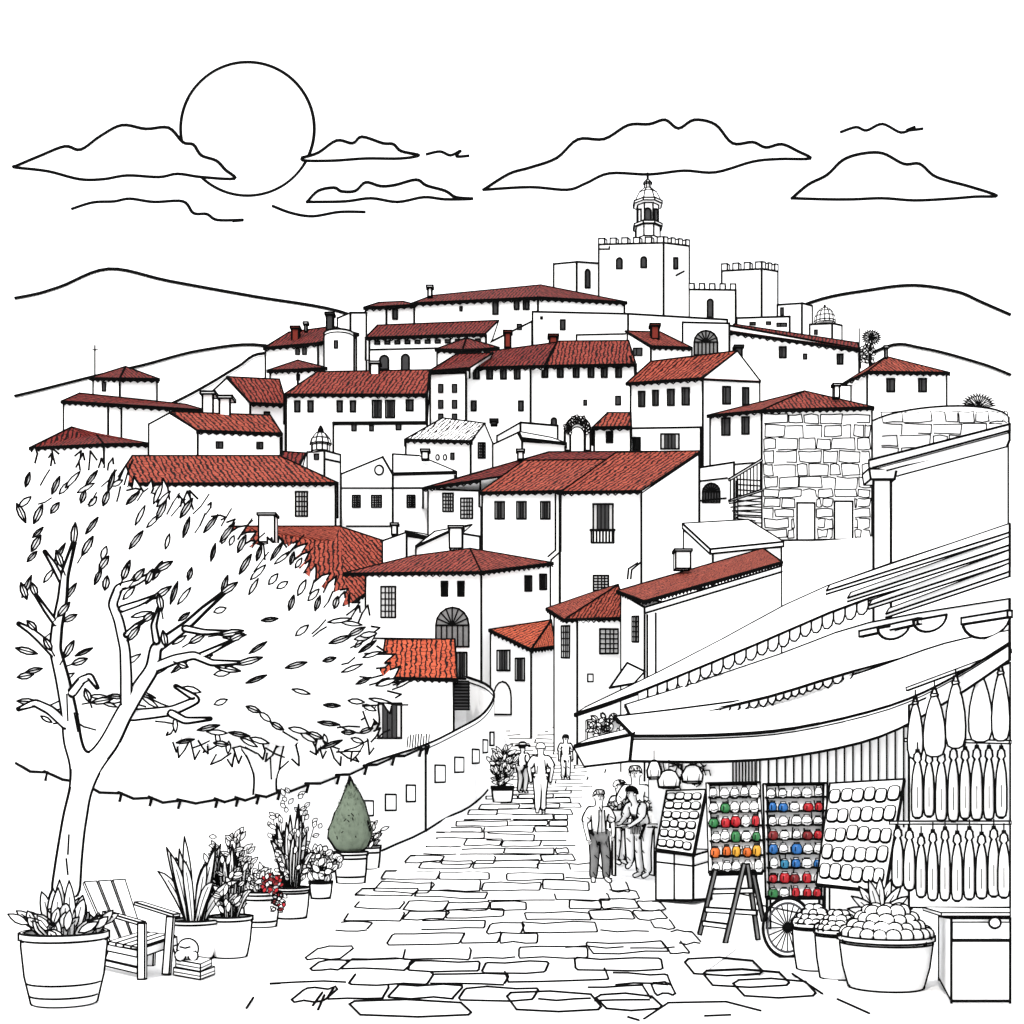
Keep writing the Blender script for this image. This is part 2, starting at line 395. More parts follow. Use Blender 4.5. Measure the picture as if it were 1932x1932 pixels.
def smooth(pts,k=6):
    out=[]
    for i in range(len(pts)-1):
        p0=pts[max(i-1,0)];p1=pts[i];p2=pts[i+1];p3=pts[min(i+2,len(pts)-1)]
        for j in range(k):
            t=j/k
            out.append(tuple(.5*((2*b)+(-a+c)*t+(2*a-5*b+4*c-d)*t*t+(-a+3*b-3*c+d)*t**3) for a,b,c,d in zip(p0,p1,p2,p3)))
    return out+[tuple(pts[-1])]
hill(smooth([(-200,600),(30,565),(110,545),(205,510),(320,533),(480,562),(640,590),(760,640)]),1400,250)
hill(smooth([(-150,790),(30,750),(170,715),(270,692),(380,664),(500,655),(640,700)]),900,150)
hill(smooth([(250,800),(345,755),(400,725),(450,695),(500,670),(620,690)]),600,100)
hill(smooth([(1380,640),(1530,573),(1640,550),(1725,541),(1805,553),(1850,572),(1905,596),(2100,680)]),1400,250)
hill(smooth([(1560,720),(1672,657),(1740,660),(1830,683),(1905,710),(2080,790)]),900,150)
m=M(); D=2600; c=P(467,243,D); rr=126*D/F; A=[c+Ve((rr*math.cos(2*math.pi*k/120),0,rr*math.sin(2*math.pi*k/120))) for k in range(120)]
B=[p+Ve((0,6,0)) for p in A]; m.shape(A+B,[list(range(120)),list(range(239,119,-1))]+[[i,i+120,(i+1)%120+120,(i+1)%120] for i in range(120)],'white',ink=False); m.line(A,2.3,True)
m.build('sun',None,c,'big round sun low in the sky behind the left cloud','sun')
def cloud(pts,D,label,th=3,k=5):
    q=smooth(pts+[pts[0]],k)[:-1]; m=M(); A=[P(x,y,D) for x,y in q]; B=[P(x,y,D)+Ve((0,th,0)) for x,y in q]; n=len(q)
    m.shape(A+B,[list(range(n)),list(range(2*n-1,n-1,-1))]+[[i,i+n,(i+1)%n+n,(i+1)%n] for i in range(n)],'white',ink=False)
    m.line(A,2.4,True)
    c=sum(A,Ve((0,0,0)))/n; m.build('cloud',None,c,label,'cloud')
cloud([(30,313),(75,294),(122,276),(152,282),(190,256),(230,236),(275,243),(318,241),(345,268),(365,273),(380,293),(408,303),(425,320),(442,337),(380,334),(335,328),(300,334),(240,331),(195,338),(150,338),(90,323),(30,316)],1500,'wide humped cloud covering the lower left of the sun')
cloud([(571,297),(600,288),(635,265),(665,270),(683,258),(722,270),(742,272),(757,285),(790,293),(755,299),(690,299),(630,303),(575,303)],1500,'small flat cloud touching the right edge of the sun')
cloud([(579,381),(600,360),(630,354),(645,361),(670,360),(690,344),(718,351),(745,349),(785,339),(805,350),(840,360),(860,372),(891,375),(840,376),(800,372),(750,381),(700,374),(650,380)],1500,'low flat cloud below the sun, left of the bell tower')
cloud([(912,358),(960,328),(1000,316),(1050,298),(1090,263),(1140,262),(1185,236),(1225,234),(1255,226),(1280,242),(1310,226),(1350,235),(1382,270),(1420,268),(1445,278),(1475,272),(1505,285),(1528,299),(1470,300),(1420,305),(1350,325),(1290,322),(1225,329),(1150,327),(1105,346),(1070,358),(1000,353)],1700,'largest cloud, stretched above the bell tower')
cloud([(1494,374),(1525,348),(1560,330),(1590,302),(1625,290),(1665,289),(1705,309),(1735,309),(1760,330),(1785,340),(1830,352),(1880,369),(1840,371),(1790,375),(1725,378),(1665,374),(1610,376),(1560,376)],1600,'rounded cloud at the right above the far hill')
def wisp(pts,label):
    q=smooth(pts,6); D=1500; m=M(); A=[P(x,y,D) for x,y in q]; m.line(A,2.3); m.build('cloud_wisp',None,A[len(A)//2],label,'cloud')
wisp([(136,394),(175,382),(215,380),(245,375),(290,381),(345,380),(365,402),(390,404),(410,415),(457,415),(440,417)],'long wavy wisp of cloud under the left cloud')
wisp([(515,389),(550,402),(590,408),(640,400),(688,400)],'curved wisp of cloud just below the sun')
wisp([(805,291),(830,286),(850,293),(868,285),(862,295),(884,294)],'short wavy wisp between the small cloud and the largest cloud')
wisp([(1587,249),(1615,240),(1635,246),(1665,234),(1700,250),(1725,240),(1712,246),(1740,243)],'wavy wisp of cloud high at the upper right')
# ================================================================ TOWN
CD=165
r,pts,org=house('castle_keep','tall square castle keep with battlements under the bell tower',[(1130,461,CD),(1252,458,CD-4),(1300,464,CD)],cat='castle tower',wins=[(0,1169,497,10,20,'a'),(0,1215,495,10,20,'a'),(1,1274,497,7,20,'d')],lines=[(0,[(1130,470),(1150,470),(1150,466)]),(1,[(1275,520),(1290,512)])])
m=M(); crenel(m,pts[0],pts[1],6,11); crenel(m,pts[1],pts[2],4,11); m.build('battlement',r,org)
c=P(1222,445,CD+1); s=(CD+1)/F
rb=root('bell_tower','slim domed bell tower standing on the castle keep','bell tower',c-Ve((0,0,2*s)))
ob_=rb.location
m=M(); lathe(m,c,[(24*s,-8*s),(24*s,14*s),(28*s,14*s),(28*s,19*s),(21*s,19*s),(21*s,55*s),(28*s,57*s),(28*s,62*s)],8,w=1.4,smooth=False,crease=20,rot=math.pi/8); m.build('belfry',rb,ob_)
m=M(); lathe(m,c,[(26*s,62*s),(22*s,70*s),(17*s,80*s),(8*s,88*s),(6*s,89*s),(6*s,97*s),(8*s,99*s),(3*s,105*s),(1*s,106*s),(1*s,118*s)],8,w=1.2,smooth=False,crease=10,rot=math.pi/8); m.build('dome',rb,ob_)
fr=c+Ve((-20*s,-20.2*s,0)),c+Ve((20*s,-20.2*s,0))
addwin(rb,ob_,fr[0],fr[1],1222,408,12,30,'a')
fl=c+Ve((-20.2*s,-3*s,0)),c+Ve((-9*s,-20*s,0)); addwin(rb,ob_,fl[0],fl[1],1208,408,5,26,'d')
fl=c+Ve((9*s,-20*s,0)),c+Ve((20.2*s,-3*s,0)); addwin(rb,ob_,fl[0],fl[1],1236,408,5,26,'d')
house('castle_wing','low plain castle block left of the keep with a narrow arched slit',[(1045,498,CD+3),(1088,494,CD+1),(1131,497,CD+3)],cat='castle wing',wins=[(1,1108,526,8,34,'a')])
r,pts,org=house('castle_wing','low battlemented castle wall right of the keep with a tall arched opening',[(1300,546,CD),(1388,547,CD-1)],cat='castle wing',wins=[(0,1340,582,10,34,'a')])
m=M(); crenel(m,pts[0],pts[1],5,11); m.build('battlement',r,org)
r,pts,org=house('castle_tower','square battlemented castle tower at the right end of the castle',[(1362,511,CD+4),(1437,507,CD+1),(1467,512,CD+4)],cat='castle tower')
m=M(); crenel(m,pts[0],pts[1],4,13); crenel(m,pts[1],pts[2],3,13); m.build('battlement',r,org)
house('castle_annex','plain white block at the foot of the square castle tower',[(1467,575,CD-2),(1513,572,CD-4),(1532,577,CD-2)],cat='building',wins=[(0,1476,588,5,14,'d')])
house('castle_annex','flat white ledge block below the castle tower with a dark slot row',[(1390,600,CD-8),(1490,597,CD-9)],cat='building',wins=[(0,1475,613,18,6,'d'),(0,1450,610,8,5,'d'),(0,1420,611,10,5,'d')])
r,pts,org=house('domed_chapel','small white chapel with a ribbed half dome right of the castle',[(1528,612,142),(1570,610,140),(1588,614,142)],cat='chapel',wins=[(0,1540,627,5,8,'d')])
m=M(); s=141/F; c=P(1556,610,141.5); lathe(m,c,[(20*s,-1*s),(20*s,3*s),(18.5*s,12*s),(14*s,21*s),(8*s,27*s),(2*s,29*s),(1*s,34*s)],14,w=1.0,crease=8,smooth=False); m.build('dome',r,org)
house('retaining_wall','long white terrace wall below the castle keep',[(1005,588,143),(1185,592,140),(1372,603,143)],cat='wall',wins=[(0,1062,613,8,18,'d'),(0,1022,600,3,4,'d')],lines=[(0,[(1088,632),(1180,630)]),(0,[(1088,632),(1088,642)])])
house('hill_house','white lean-to with sloping top beside the terrace wall',[(905,655,139),(1004,606,138)],cat='house',wins=[(0,980,617,8,10,'d'),(0,955,640,5,8,'d')])
house('palace','long red-roofed palace on the skyline left of the keep',[(782,573,152),(1015,562,149),(1178,570,153)],[(778,572),(1015,561),(1182,570)],[(815,558),(1020,538)],tile='tile_dark',wins=[(0,935,580,9,26,'d'),(0,975,574,8,20,'d'),(0,993,573,10,22,'d'),(0,870,583,4,8,'d')],chim=[(811,543,559,7,154)],cat='palace',depth=10,per=6)
house('skyline_house','small white house at the left end of the skyline with thin red roof edge',[(690,582,144),(729,579,142.5),(781,577,144)],[(687,580),(729,578),(783,575)],[(715,571),(760,569)],tile='tile_dark',wins=[(1,745,593,8,18,'d')],per=6)
house('white_block','plain white cube house left of the skyline house',[(637,600,141),(661,590,140),(691,590,141)],cat='house')
house('convent','white building with long red roof and two arched windows below the skyline house',[(697,640,134),(917,632,133)],[(690,637),(915,630)],[(712,614,137),(940,605,137)],tile='tile_dark',wins=[(0,725,684,16,26,'a'),(0,765,684,14,30,'a')]+[(0,712+i*19,647-i*.4,9,6,'d') for i in range(11)],cat='building',per=6,depth=7,lines=[(0,[(697,660),(825,657)])])
house('hip_roof_house','small house with low hipped red roof in front of the convent',[(825,659,122),(872,660,120),(938,658,122)],[(822,659),(872,662),(941,656)],[(880,638)],tile='tile_dark',per=6)
house('turret_house','red-roofed hill house at the left edge of the upper town with red chimney',[(501,656,126),(600,647,124),(672,634,127)],[(498,656),(600,647),(676,630)],[(545,627),(628,616)],tile='tile_dark',wins=[(0,562,663,7,12,'a'),(0,575,662,7,14,'a')],chim=[(557,620,645,13,126.5,'brick'),(622,594,622,12,127,'dark'),(577,612,625,4,127)],per=6,depth=6)
m=M(); c=P(640,705,123.5); s=123.5/F; lathe(m,c,[(27*s,-20*s),(27*s,76*s)],20,crease=50); m.line([c+Ve((27*s*math.cos(a/10*math.pi),-27*s*abs(math.sin(a/10*math.pi)),70*s)) for a in range(11)],1.2)
rt=root('round_turret','round white turret at the right corner of the red chimney hill house','turret',c); m.build('wall',rt,c)
addwin(rt,c,c+Ve((-10*s,-26*s,0)),c+Ve((5*s,-27.5*s,0)),634,650,6,14,'d')
house('small_house','tiny hip-roofed house just below the turret house',[(510,699,118),(562,699,116.5),(612,694,118)],[(505,699),(562,697),(616,694)],[(562,680)],tile='tile_dark',wins=[(1,562,712,5,10,'d')],per=6)
r,pts,org=house('hip_roof_house','small square house with pyramid roof and antenna at far left',[(176,715,119),(226,716,117),(296,716,119)],[(170,713),(226,714),(300,715)],[(237,692)],tile='tile_dark',wins=[(0,197,730,6,16,'d')],per=6)
m=M(); m.line([P(179,712,119.3),P(179,652,119.3)],1.3); m.line([P(175,660,119.3),P(184,660,119.3)],1.2); m.build('antenna',r,org)
house('long_house','long low house with thin red roof strip under the pyramid-roofed house',[(120,758,114),(204,764,112),(384,774,114)],[(116,757),(204,762),(388,774)],[(150,742),(350,763)],tile='tile_dark',per=6,lines=[(1,[(229,765),(229,830)])],depth=5)
house('gable_house','low gabled house at the far left edge with dark red roof slope',[(62,845,106),(196,838,104),(280,838,106)],[(56,845),(196,838),(282,837)],[(135,806,108),(180,818,108)],tile='tile_dark',per=7)
house('gable_house','white gabled house with two small windows above the tree, left',[(281,800,102),(373,812,100),(529,818,102)],[(372,812,99.6),(532,818,101.5)],[(320,777,103.2),(510,784,105)],tile='tile_mid',peaks={0:(320,779)},wins=[(1,414,840,12,12,'d'),(1,490,841,11,12,'d')],depth=6)
house('gable_house','small gabled house with two chimneys left of the seven-window house',[(390,748,108),(472,760,106),(538,763,108)],[(472,760,105.6),(541,763,107.5)],[(428,711,108.5),(527,716,110)],tile='tile',peaks={0:(428,713)},wins=[(1,503,788,9,20,'d')],per=7)
for x,y0,lb in ((392,740,'left one of two small white chimney stacks by the small gabled house'),(424,748,'right one of two small white chimney stacks by the small gabled house')):
    m=M(); s=104/F; block(m,[(x-10,y0,104),(x+10,y0,104)],depth=.8); slab(m,[P(x-14,y0-2,103.8),P(x+14,y0-2,103.8),P(x+14,y0-2,103.8)+Ve((0,1.2,0)),P(x-14,y0-2,103.8)+Ve((0,1.2,0))],.2,direction=Ve((0,0,1)))
    m.build('chimney_stack',None,P(x,y0,104),lb,'chimney')
house('seven_window_house','wide house with big red roof, white chimney and a row of windows, upper left',[(540,746,98),(804,746,98)],[(536,744),(806,744)],[(598,702),(811,698)],tile='tile',wins=[(0,x,767,9,20,'d') for x in (561,586,641,666)]+[(0,711,772,16,32,'s'),(0,736,772,16,32,'s'),(0,773,765,12,20,'d')],chim=[(707,686,712,16,101)],depth=7,per=7)
house('annex','low white annex with dark ledge under the wide seven-window house',[(629,797,94),(806,796,94)],cat='house',wins=[(0,668,806,8,14,'d'),(0,701,808,7,10,'d'),(0,752,805,9,12,'d')],lines=[(0,[(629,799),(806,798)],3.2)],depth=3)
house('ridge_roof_house','large house with a long tiled roof filling the left above the tree',[(240,914,78),(633,913,77)],[(215,912),(637,911)],[(250,860),(527,860)],tile='tile_mid',wins=[(0,569,951,22,46,'g'),(0,290,935,34,8,'d')],depth=9,per=8.5,rd=4)
house('valley_roof_house','house with large sloping red roof half hidden by the tree and a white chimney',[(430,1142,69),(655,1144,67.5),(785,1050,72)],[(420,1142),(656,1144),(792,1043)],[(440,993,74),(640,993,74)],tile='tile_mid',chim=[(503,972,1022,30,71.5)],per=8.5)
r,pts,org=house('chapel','tiny white chapel with pointed lantern dome between the left roofs',[(580,853,88),(612,850,86.5),(642,858,88)],cat='chapel',wins=[(0,598,862,8,10,'d')],lines=[(1,[(612,866),(640,872)])])
m=M(); s=87/F; c=P(605,850,87.3); lathe(m,c,[(17*s,-2*s),(17*s,10*s),(20*s,12*s),(17*s,22*s),(9*s,32*s),(5*s,34*s),(4*s,40*s),(1*s,46*s)],10,w=1.3,crease=12,smooth=False); m.build('dome',r,org)
house('shed','small red-roofed shed left of the tiny chapel',[(530,878,84),(566,878,84)],[(527,877),(566,877)],[(532,852),(577,855)],tile='tile_dark',depth=2.5,cat='shed')
house('white_gable_house','white gabled house with a round attic window in the middle of town',[(644,894,84),(741,895,82),(858,893,84)],[(741,893,81.7),(861,890,83.6)],[(741,857,83.5),(790,860,86)],tile='white',peaks={0:(722,862)},wins=[(0,716,887,16,18,'r'),(0,673,946,14,22,'g'),(0,711,946,18,22,'g'),(1,775,946,14,22,'g')],lines=[(0,[(644,921),(741,921)]),(1,[(741,921),(806,921)]),(0,[(655,993),(741,993)])],scallop=False,chim=[(802,852,866,12,84)])
house('stipple_roof_house','house with pale stippled tile roof and white gable, centre',[(766,830,93),(888,833,91),(929,835,93)],[(764,829,92.7),(890,832,90.7)],[(835,789,95),(915,799,94)],tile='tile_white',peaks={1:(914,799)},wins=[(1,908,850,12,28,'g'),(0,826,863,6,10,'r'),(0,840,863,6,10,'r'),(0,854,861,6,12,'d')],chim=[(932,795,801,10,94,'dark')],per=7)
house('low_white_house','low white house with flat gable right of the stippled-tile house',[(930,838,93),(985,832,91.5),(1066,838,93)],[(985,826,91.2),(1068,836,92.6)],[(980,815,93),(1040,826,95)],tile='white',peaks={0:(977,816)},scallop=False)
house('low_white_house','flat white house behind the low white gable, centre',[(938,822,97),(982,797,96),(1052,803,97)],scallop=False)
house('annex','small house with bright red roof beside the ivy arch',[(1121,807,95),(1190,806,95)],[(1118,806),(1191,805)],[(1146,779),(1190,779)],tile='tile_mid',wins=[(0,1150,825,11,20,'g')],depth=4,per=7)
m=M(); a=[]; D=93.5; s=D/F
for k in range(17):
    t=math.pi*k/16; a.append((1090-24*math.cos(t),812-26*math.sin(t)))
outer=[(1066,850)]+a+[(1114,850)]; inner=[(1076,850)]+[(1090-14*math.cos(math.pi*k/16),814-15*math.sin(math.pi*k/16)) for k in range(17)]+[(1104,850)]
n=len(outer); V=[P(x,y,D) for x,y in outer]+[P(x,y,D) for x,y in inner]; V+= [v+Ve((0,.8,0)) for v in V]
Fs=[]
for i in range(n-1): Fs+=[[i,i+1,n+i+1,n+i],[2*n+i,3*n+i,3*n+i+1,2*n+i+1],[i,2*n+i,2*n+i+1,i+1],[n+i,n+i+1,3*n+i+1,3*n+i]]
m.shape(V,Fs,'white',crease=50)
for i in range(0,n,1): m.line([P(*outer[i],D-.05),P(*inner[i],D-.05)],1.0)
for _ in range(60):
    k=random.randrange(1,n-1); t=rnd(); x=outer[k][0]*t+inner[k][0]*(1-t)+U(-4,4);y=outer[k][1]*t+inner[k][1]*(1-t)+U(-4,4)
    leaf(m,P(x,y,D-.15),Ve((U(-1,1),0,U(-1,1))),8*s,5*s,w=.9,vein=False)
m.build('archway',None,P(1090,850,D),'leafy stone archway in the centre of town','archway')
house('terrace_wall','plain white terrace wall with barred openings right of the ivy arch',[(1190,808,97.5),(1322,806,97)],cat='wall',wins=[(0,1201,838,13,24,'s'),(0,1264,833,34,28,'s')],depth=2)
house('narrow_house','narrow house with two columns of windows left of the central long house',[(812,702,105),(879,694,104)],[(810,700),(886,694)],[(862,668),(930,666)],tile='tile_dark',wins=[(0,x,y,8,15,'d') for y in (733,763,789) for x in (832,858)],per=6,lines=[(0,[(812,705),(879,703)],2.4)])
house('central_long_house','left half of the long central house with four top windows',[(880,694,106),(1001,691,105)],[(872,694),(1027,690)],[(925,663),(1052,646)],tile='tile_dark',wins=[(0,x,705,10,20,'d') for x in (899,924,950,976)]+[(0,894,766,8,18,'d'),(0,983,766,8,18,'d')],depth=7,per=6.5,chim=[(958,628,655,11,109,'brick')])
house('central_long_house','right half of the long central house with six top windows',[(1001,691,105.4),(1198,689,105.6)],[(1025,690),(1200,687)],[(1052,644),(1186,643)],tile='tile',wins=[(0,x,703,10,18,'d') for x in (1028,1057,1087,1115,1140,1167)]+[(0,1104,760,5,9,'d'),(0,1166,756,9,16,'d'),(0,1045,806,9,34,'a')],depth=7,per=6.5,chim=[(1044,635,650,14,109.2,'brick')],lines=[(0,[(1188,672),(1196,690)])])
house('chimney_house','small house with sloping red roof and red chimney below the terrace wall',[(1184,628,125),(1228,655,122.5),(1305,658,125)],[(1228,653,122.2),(1305,656,124.7)],[(1180,625,125.5),(1246,627,127)],tile='tile',wins=[(0,1204,664,16,14,'d')],chim=[(1236,615,639,14,124.6,'brick')],per=6.5)
house('gate_wall','white wall with a large dark arched gate below the castle',[(1288,608,130),(1376,610,129)],cat='wall',doors=[(0,1332,647,44,46,'a')],depth=3)
house('seven_window_house','house with sloping red roof and white gable end, right of centre',[(1190,723,99),(1326,713,97),(1433,717,101)],[(1182,723,98.7),(1326,713,96.5),(1434,718,101)],[(1228,682,100),(1391,662,99)],tile='tile_mid',gable=True,peaks={1:(1390,664)},wins=[(0,1211,753,11,28,'d'),(0,1237,751,10,28,'d'),(0,1266,750,12,30,'d'),(0,1294,748,13,32,'d'),(1,1370,746,14,32,'d'),(1,1406,748,11,32,'d')],per=7,chim=[(1394,656,672,12,99.5,'dark')])
house('long_house','long house with narrow red eave running down right of the arched gate',[(1376,614,131),(1621,658,128)],[(1372,625,130.5),(1623,660,127.5)],[(1385,612,133),(1618,647,130)],tile='tile_dark',wins=[(0,1477,665,12,20,'d'),(0,1519,673,6,9,'d'),(0,1585,678,10,18,'d')],depth=5,per=6)
s=124/F; base=P(1641,690,124); rp_=root('palm_bush','spiky palm and climbing bush at the right end of the long eave house','palm',base)
m=M(); m.line([P(1641,760,124),base,P(1643,640,124)],2.2); m.line([P(1622,760,124),P(1621,620,124)],1.2); m.build('trunk',rp_,base)
m=M()
for k in range(22):
    a=2*math.pi*k/22; t=P(1644+18*math.cos(a),637-15*math.sin(a),124+U(-.6,.6)); blade(m,P(1644,637,124),t,4*s,Ve((0,0,3*s)),w=.9,n=3)
for k in range(40): leaf(m,P(1636+U(-12,12),672+U(-20,18),124+U(-.4,.4)),Ve((U(-1,1),0,U(-1,1))),9*s,5*s,w=.9,vein=False)
m.build('crown',rp_,base)
house('hip_roof_house','house with low hipped red roof above the stone tower, right',[(1606,722,101),(1636,703,99),(1786,705,101)],[(1590,724),(1636,701),(1791,703)],[(1672,673)],tile='tile_mid',wins=[(1,1680,727,14,24,'d'),(1,1740,727,14,24,'d')],chim=[(1672,657,675,4,100.5)],per=7)
def stonelines(m,f,x0,x1,y0,y1,rowh,bw,holes=(),lim=None):
    y=y0
    while y<y1-6:
        h=rowh*U(.8,1.2); x=x0
        if y+h>y1-8: h=y1-y
        while x<x1-4:
            w_=bw*U(.5,1.45); a,b=x,min(x+w_,x1)
            if x1-b<12: b=x1
            nxt=b; t,bt=y,y+h; cx=(a+b)/2; bad=False
            for h0,h1,h2 in holes:
                if bt>h2+8 and b>h0 and a<h1:
                    if a<h0-5: b=h0
                    elif b>h1+5: a=h1
                    else: bad=True
            if lim:
                if t>lim(cx)-5: bad=True
                else: bt=min(bt,lim(cx))
            if b-a>5 and not bad:
                j=lambda:U(-1.8,1.8)
                q=[f(a+2+j(),t+2+j()),f((a+b)/2,t+2+j()),f(b-2+j(),t+2+j()),f(b-2+j(),bt-2+j()),f((a+b)/2,bt-2+j()),f(a+2+j(),bt-2+j())]
                if rnd()<.62: m.line(q,.95,True)
                else: m.line(q[:random.choice([4,5,6])],.95)
            x=nxt
        y+=h
def deco1(m,pts):
    t,n=wframe(pts[1],pts[2]); stonelines(m,lambda x,y:onwall(pts[1],t,x,y)+n*.03,1440,1643,780,1016,22,36,[(1500,1540,943),(1572,1610,943)])
r,pts,org=house('stone_house','stone-block house with hipped red roof and two pale doorways, right',[(1340,784,88),(1437,775,86),(1645,772,88)],[(1335,784),(1437,774),(1648,768)],[(1518,738)],tile='tile',wins=[(0,1370,805,15,32,'d'),(0,1407,803,13,32,'d')],doors=[(1,1520,984,33,70,'o'),(1,1591,982,34,72,'o')],per=7.5,lines=[(1,[(1437,1020),(1645,1017)]),(0,[(1340,880),(1437,872)])],cat='house',chim=[(1579,728,750,10,88)],deco=deco1)
m=M(); D=88; c=P(1765,1050,D+3.5); s=D/F; R_=128*(D+3.5)/F; ztop=P(0,766,D-1).z; zb=gz(80)-2
lathe(m,Ve((c.x,c.y,0)),[(R_,zb),(R_,ztop-.5),(R_*1.01,ztop-.45),(R_*1.01,ztop)],48,crease=60)
rt=root('stone_tower','wide round stone-block tower behind the pillared porch, right','tower',Ve((c.x,c.y,gz(82))))
def cyl(px,py):
    k=(px-1765)/128.; k=max(-.97,min(.97,k)); x=c.x+R_*1.006*k; y=c.y-R_*1.006*math.sqrt(1-k*k); return Ve((x,y,CH+(HZ-py)*y/F))
stonelines(m,cyl,1648,1884,775,880,23,38,lim=lambda x:874-(x-1645)*.26); m.build('wall',rt,rt.location)
m=M(); b=P(1846,770,88); s=86/F
for k in range(16): 
    a=math.pi*(k+.5)/16; blade(m,b,P(1846+32*math.cos(a),768-26*math.sin(a),88+U(-1,1)),5*s,Ve((0,0,4*s)),w=1.0,n=3)
m.build('spiky_bush',None,b,'small spiky bush on top of the round stone tower','bush')
r,pts,org=house('stair_base','low white base with a dark arch under the stone house, left of the outdoor stairs',[(1320,882,85),(1385,872,84.5)],cat='building',doors=[(0,1342,930,32,36,'a')],depth=2,lines=[(0,[(1320,908),(1372,902)]),(0,[(1320,945),(1370,940)])])
m=M(); D=82
n_=9
for i in range(n_):
    x0=1392; x1=1437; y=985-i*10; d=D+i*.25
    V=[P(x0,y+10,d),P(x1,y+13,d),P(x1,y+2,d),P(x0,y-1,d)]; slab(m,V,.6,w=1.2,direction=Ve((0,-1,0)))
beam(m,P(1376,905,81.5),P(1437,868,83),.12,lw=1.2); beam(m,P(1376,945,81.5),P(1437,925,83),.1,lw=1.2)
for i in range(10): x=1378+i*6.3; m.line([P(x,905-i*3.9,81.5+i*.16),P(x,945-i*2,81.5+i*.16)],1.2)
for i in range(5): m.line([P(1376+i*3,950+i*7,81.4),P(1435,940+i*11,82.5)],1.2)
m.build('staircase',None,P(1400,990,82),'outdoor staircase with slatted railing against the stone house','stairs')
house('eave_house','house with long thin red roof rising behind the tall centre house',[(808,923,78),(908,926,76)],[(798,921),(906,905)],[(1036,853,84),(1240,852,84)],tile='tile_dark',wins=[(0,846,948,19,34,'g'),(0,881,959,22,38,'g')],per=7.5,chim=[(982,852,866,10,82)])
house('three_window_house','house with three small windows and red roof left of the tall balcony house',[(910,930,73),(1056,928,72)],[(904,929),(1060,926)],[(988,869,77),(1152,867,77)],tile='tile_mid',wins=[(0,943,963,17,32,'s'),(0,984,963,17,32,'s'),(0,1029,963,17,32,'s')],depth=8)
house('balcony_house','tall house with shuttered balcony window and steep red roof in the centre',[(1057,930,71),(1210,930,70),(1318,857,74)],[(1058,928,70.5),(1210,926,69.5)],[(1162,854,75),(1322,851,75)],tile='tile_mid',wins=[(0,1138,976,37,50,'s'),(0,1134,1100,28,28,'g'),(0,1137,1012,42,24,'w')],depth=8,lines=[(0,[(1120+i*6,1001),(1120+i*6,1022)],1.8) for i in range(7)]+[(0,[(1114,1000),(1160,1000)],2.2)])
m=M(); m.line([P(1210,928,69.3),P(1210,1060,69.3),P(1192,1075,69.3),P(1190,1092,69.3)],1.6); m.line([P(1203,1062,69.3),P(1186,1073,69.3),P(1184,1092,69.3)],1.6); m.build('drainpipe',None,P(1200,1090,69.3),'drainpipe down the right corner of the tall balcony house','drainpipe')
m=M(); m.line([P(1058,930,70.3),P(1058,1040,70.3),P(1040,1056,70.3),P(1038,1068,70.3)],1.6); m.line([P(1048,930,70.3),P(1048,1038,70.3),P(1034,1050,70.3)],1.6); m.build('drainpipe',None,P(1045,1065,70.3),'drainpipe between the three-window house and the tall balcony house','drainpipe')
house('low_white_house','small white roofed shed behind the hipped front house, left',[(722,1020,69),(767,1004,68),(830,1018,69)],[(767,1008,67.8),(832,1018,68.8)],[(765,1002,69),(800,1008,70)],tile='white',scallop=False,chim=[(744,991,1008,10,69)])
house('low_white_house','small white roofed shed behind the hipped front house, right',[(785,1030,67.5),(850,1003,66.5),(905,1012,67.5)],[(785,1030,67.2),(850,1000,66.2)],[(820,1003,68),(890,990,68)],tile='white',scallop=False,chim=[(860,996,1034,24,66)])
house('arched_door_house','front house with hipped red roof and large fan-arched door, centre left',[(690,1082,61),(908,1080,59),(1038,1063,62)],[(648,1082,61),(908,1079,58.6),(1043,1062,62)],[(780,1049,63),(887,1035,63)],tile='tile',wins=[(0,733,1136,27,58,'g'),(0,839,1111,11,27,'s'),(0,870,1111,11,27,'s'),(1,996,1101,12,28,'s'),(1,1024,1098,12,28,'s')],doors=[(0,854,1183,62,74,'a'),(0,872,1256,18,50,'s')],lines=[(0,[(690,1204),(826,1206)])],per=8.5)
r,pts,org=house('annex','low annex with bright orange tile roof below the fan-arched door',[(708,1280,56),(856,1285,54.5)],[(716,1278,55),(863,1281,54)],[(727,1207,58),(858,1206,57.5)],tile='tile_orange',wins=[(0,736,1360,44,66,'s')],depth=5,per=9)
m=M(); 
for i in range(9):
    y=1338-i*6; d=52.5+i*.3; slab(m,[P(856,y,d),P(885,y,d),P(884,y-5,d),P(857,y-5,d)],.4,'dark',1.0,Ve((0,-1,0)))
m.build('steps',None,P(870,1340,52.5),'dark narrow steps beside the orange-roofed annex','steps')
house('small_house','small white house with arched doorway and red roof at the end of the street',[(926,1191,58.5),(1002,1226,56),(1046,1221,58)],[(923,1188,58.3),(1002,1225,55.7),(1048,1219,58)],[(1040,1170,61)],tile='tile_orange',wins=[(0,951,1246,24,38,'s'),(0,982,1263,17,42,'s')],doors=[(0,949,1317,33,62,'b')],per=8.5)
house('corner_house','corner house with hipped red roof and gridded window right of the street end',[(1046,1156,54),(1089,1170,52),(1186,1166,54)],[(1031,1148,54),(1064,1169,51.6),(1188,1165,54)],[(1112,1120,55.5),(1166,1103,55.5)],tile='tile_mid',wins=[(0,1068,1211,15,60,'g'),(1,1148,1210,34,46,'g'),(1,1113,1279,10,14,'o')],per=8.5)
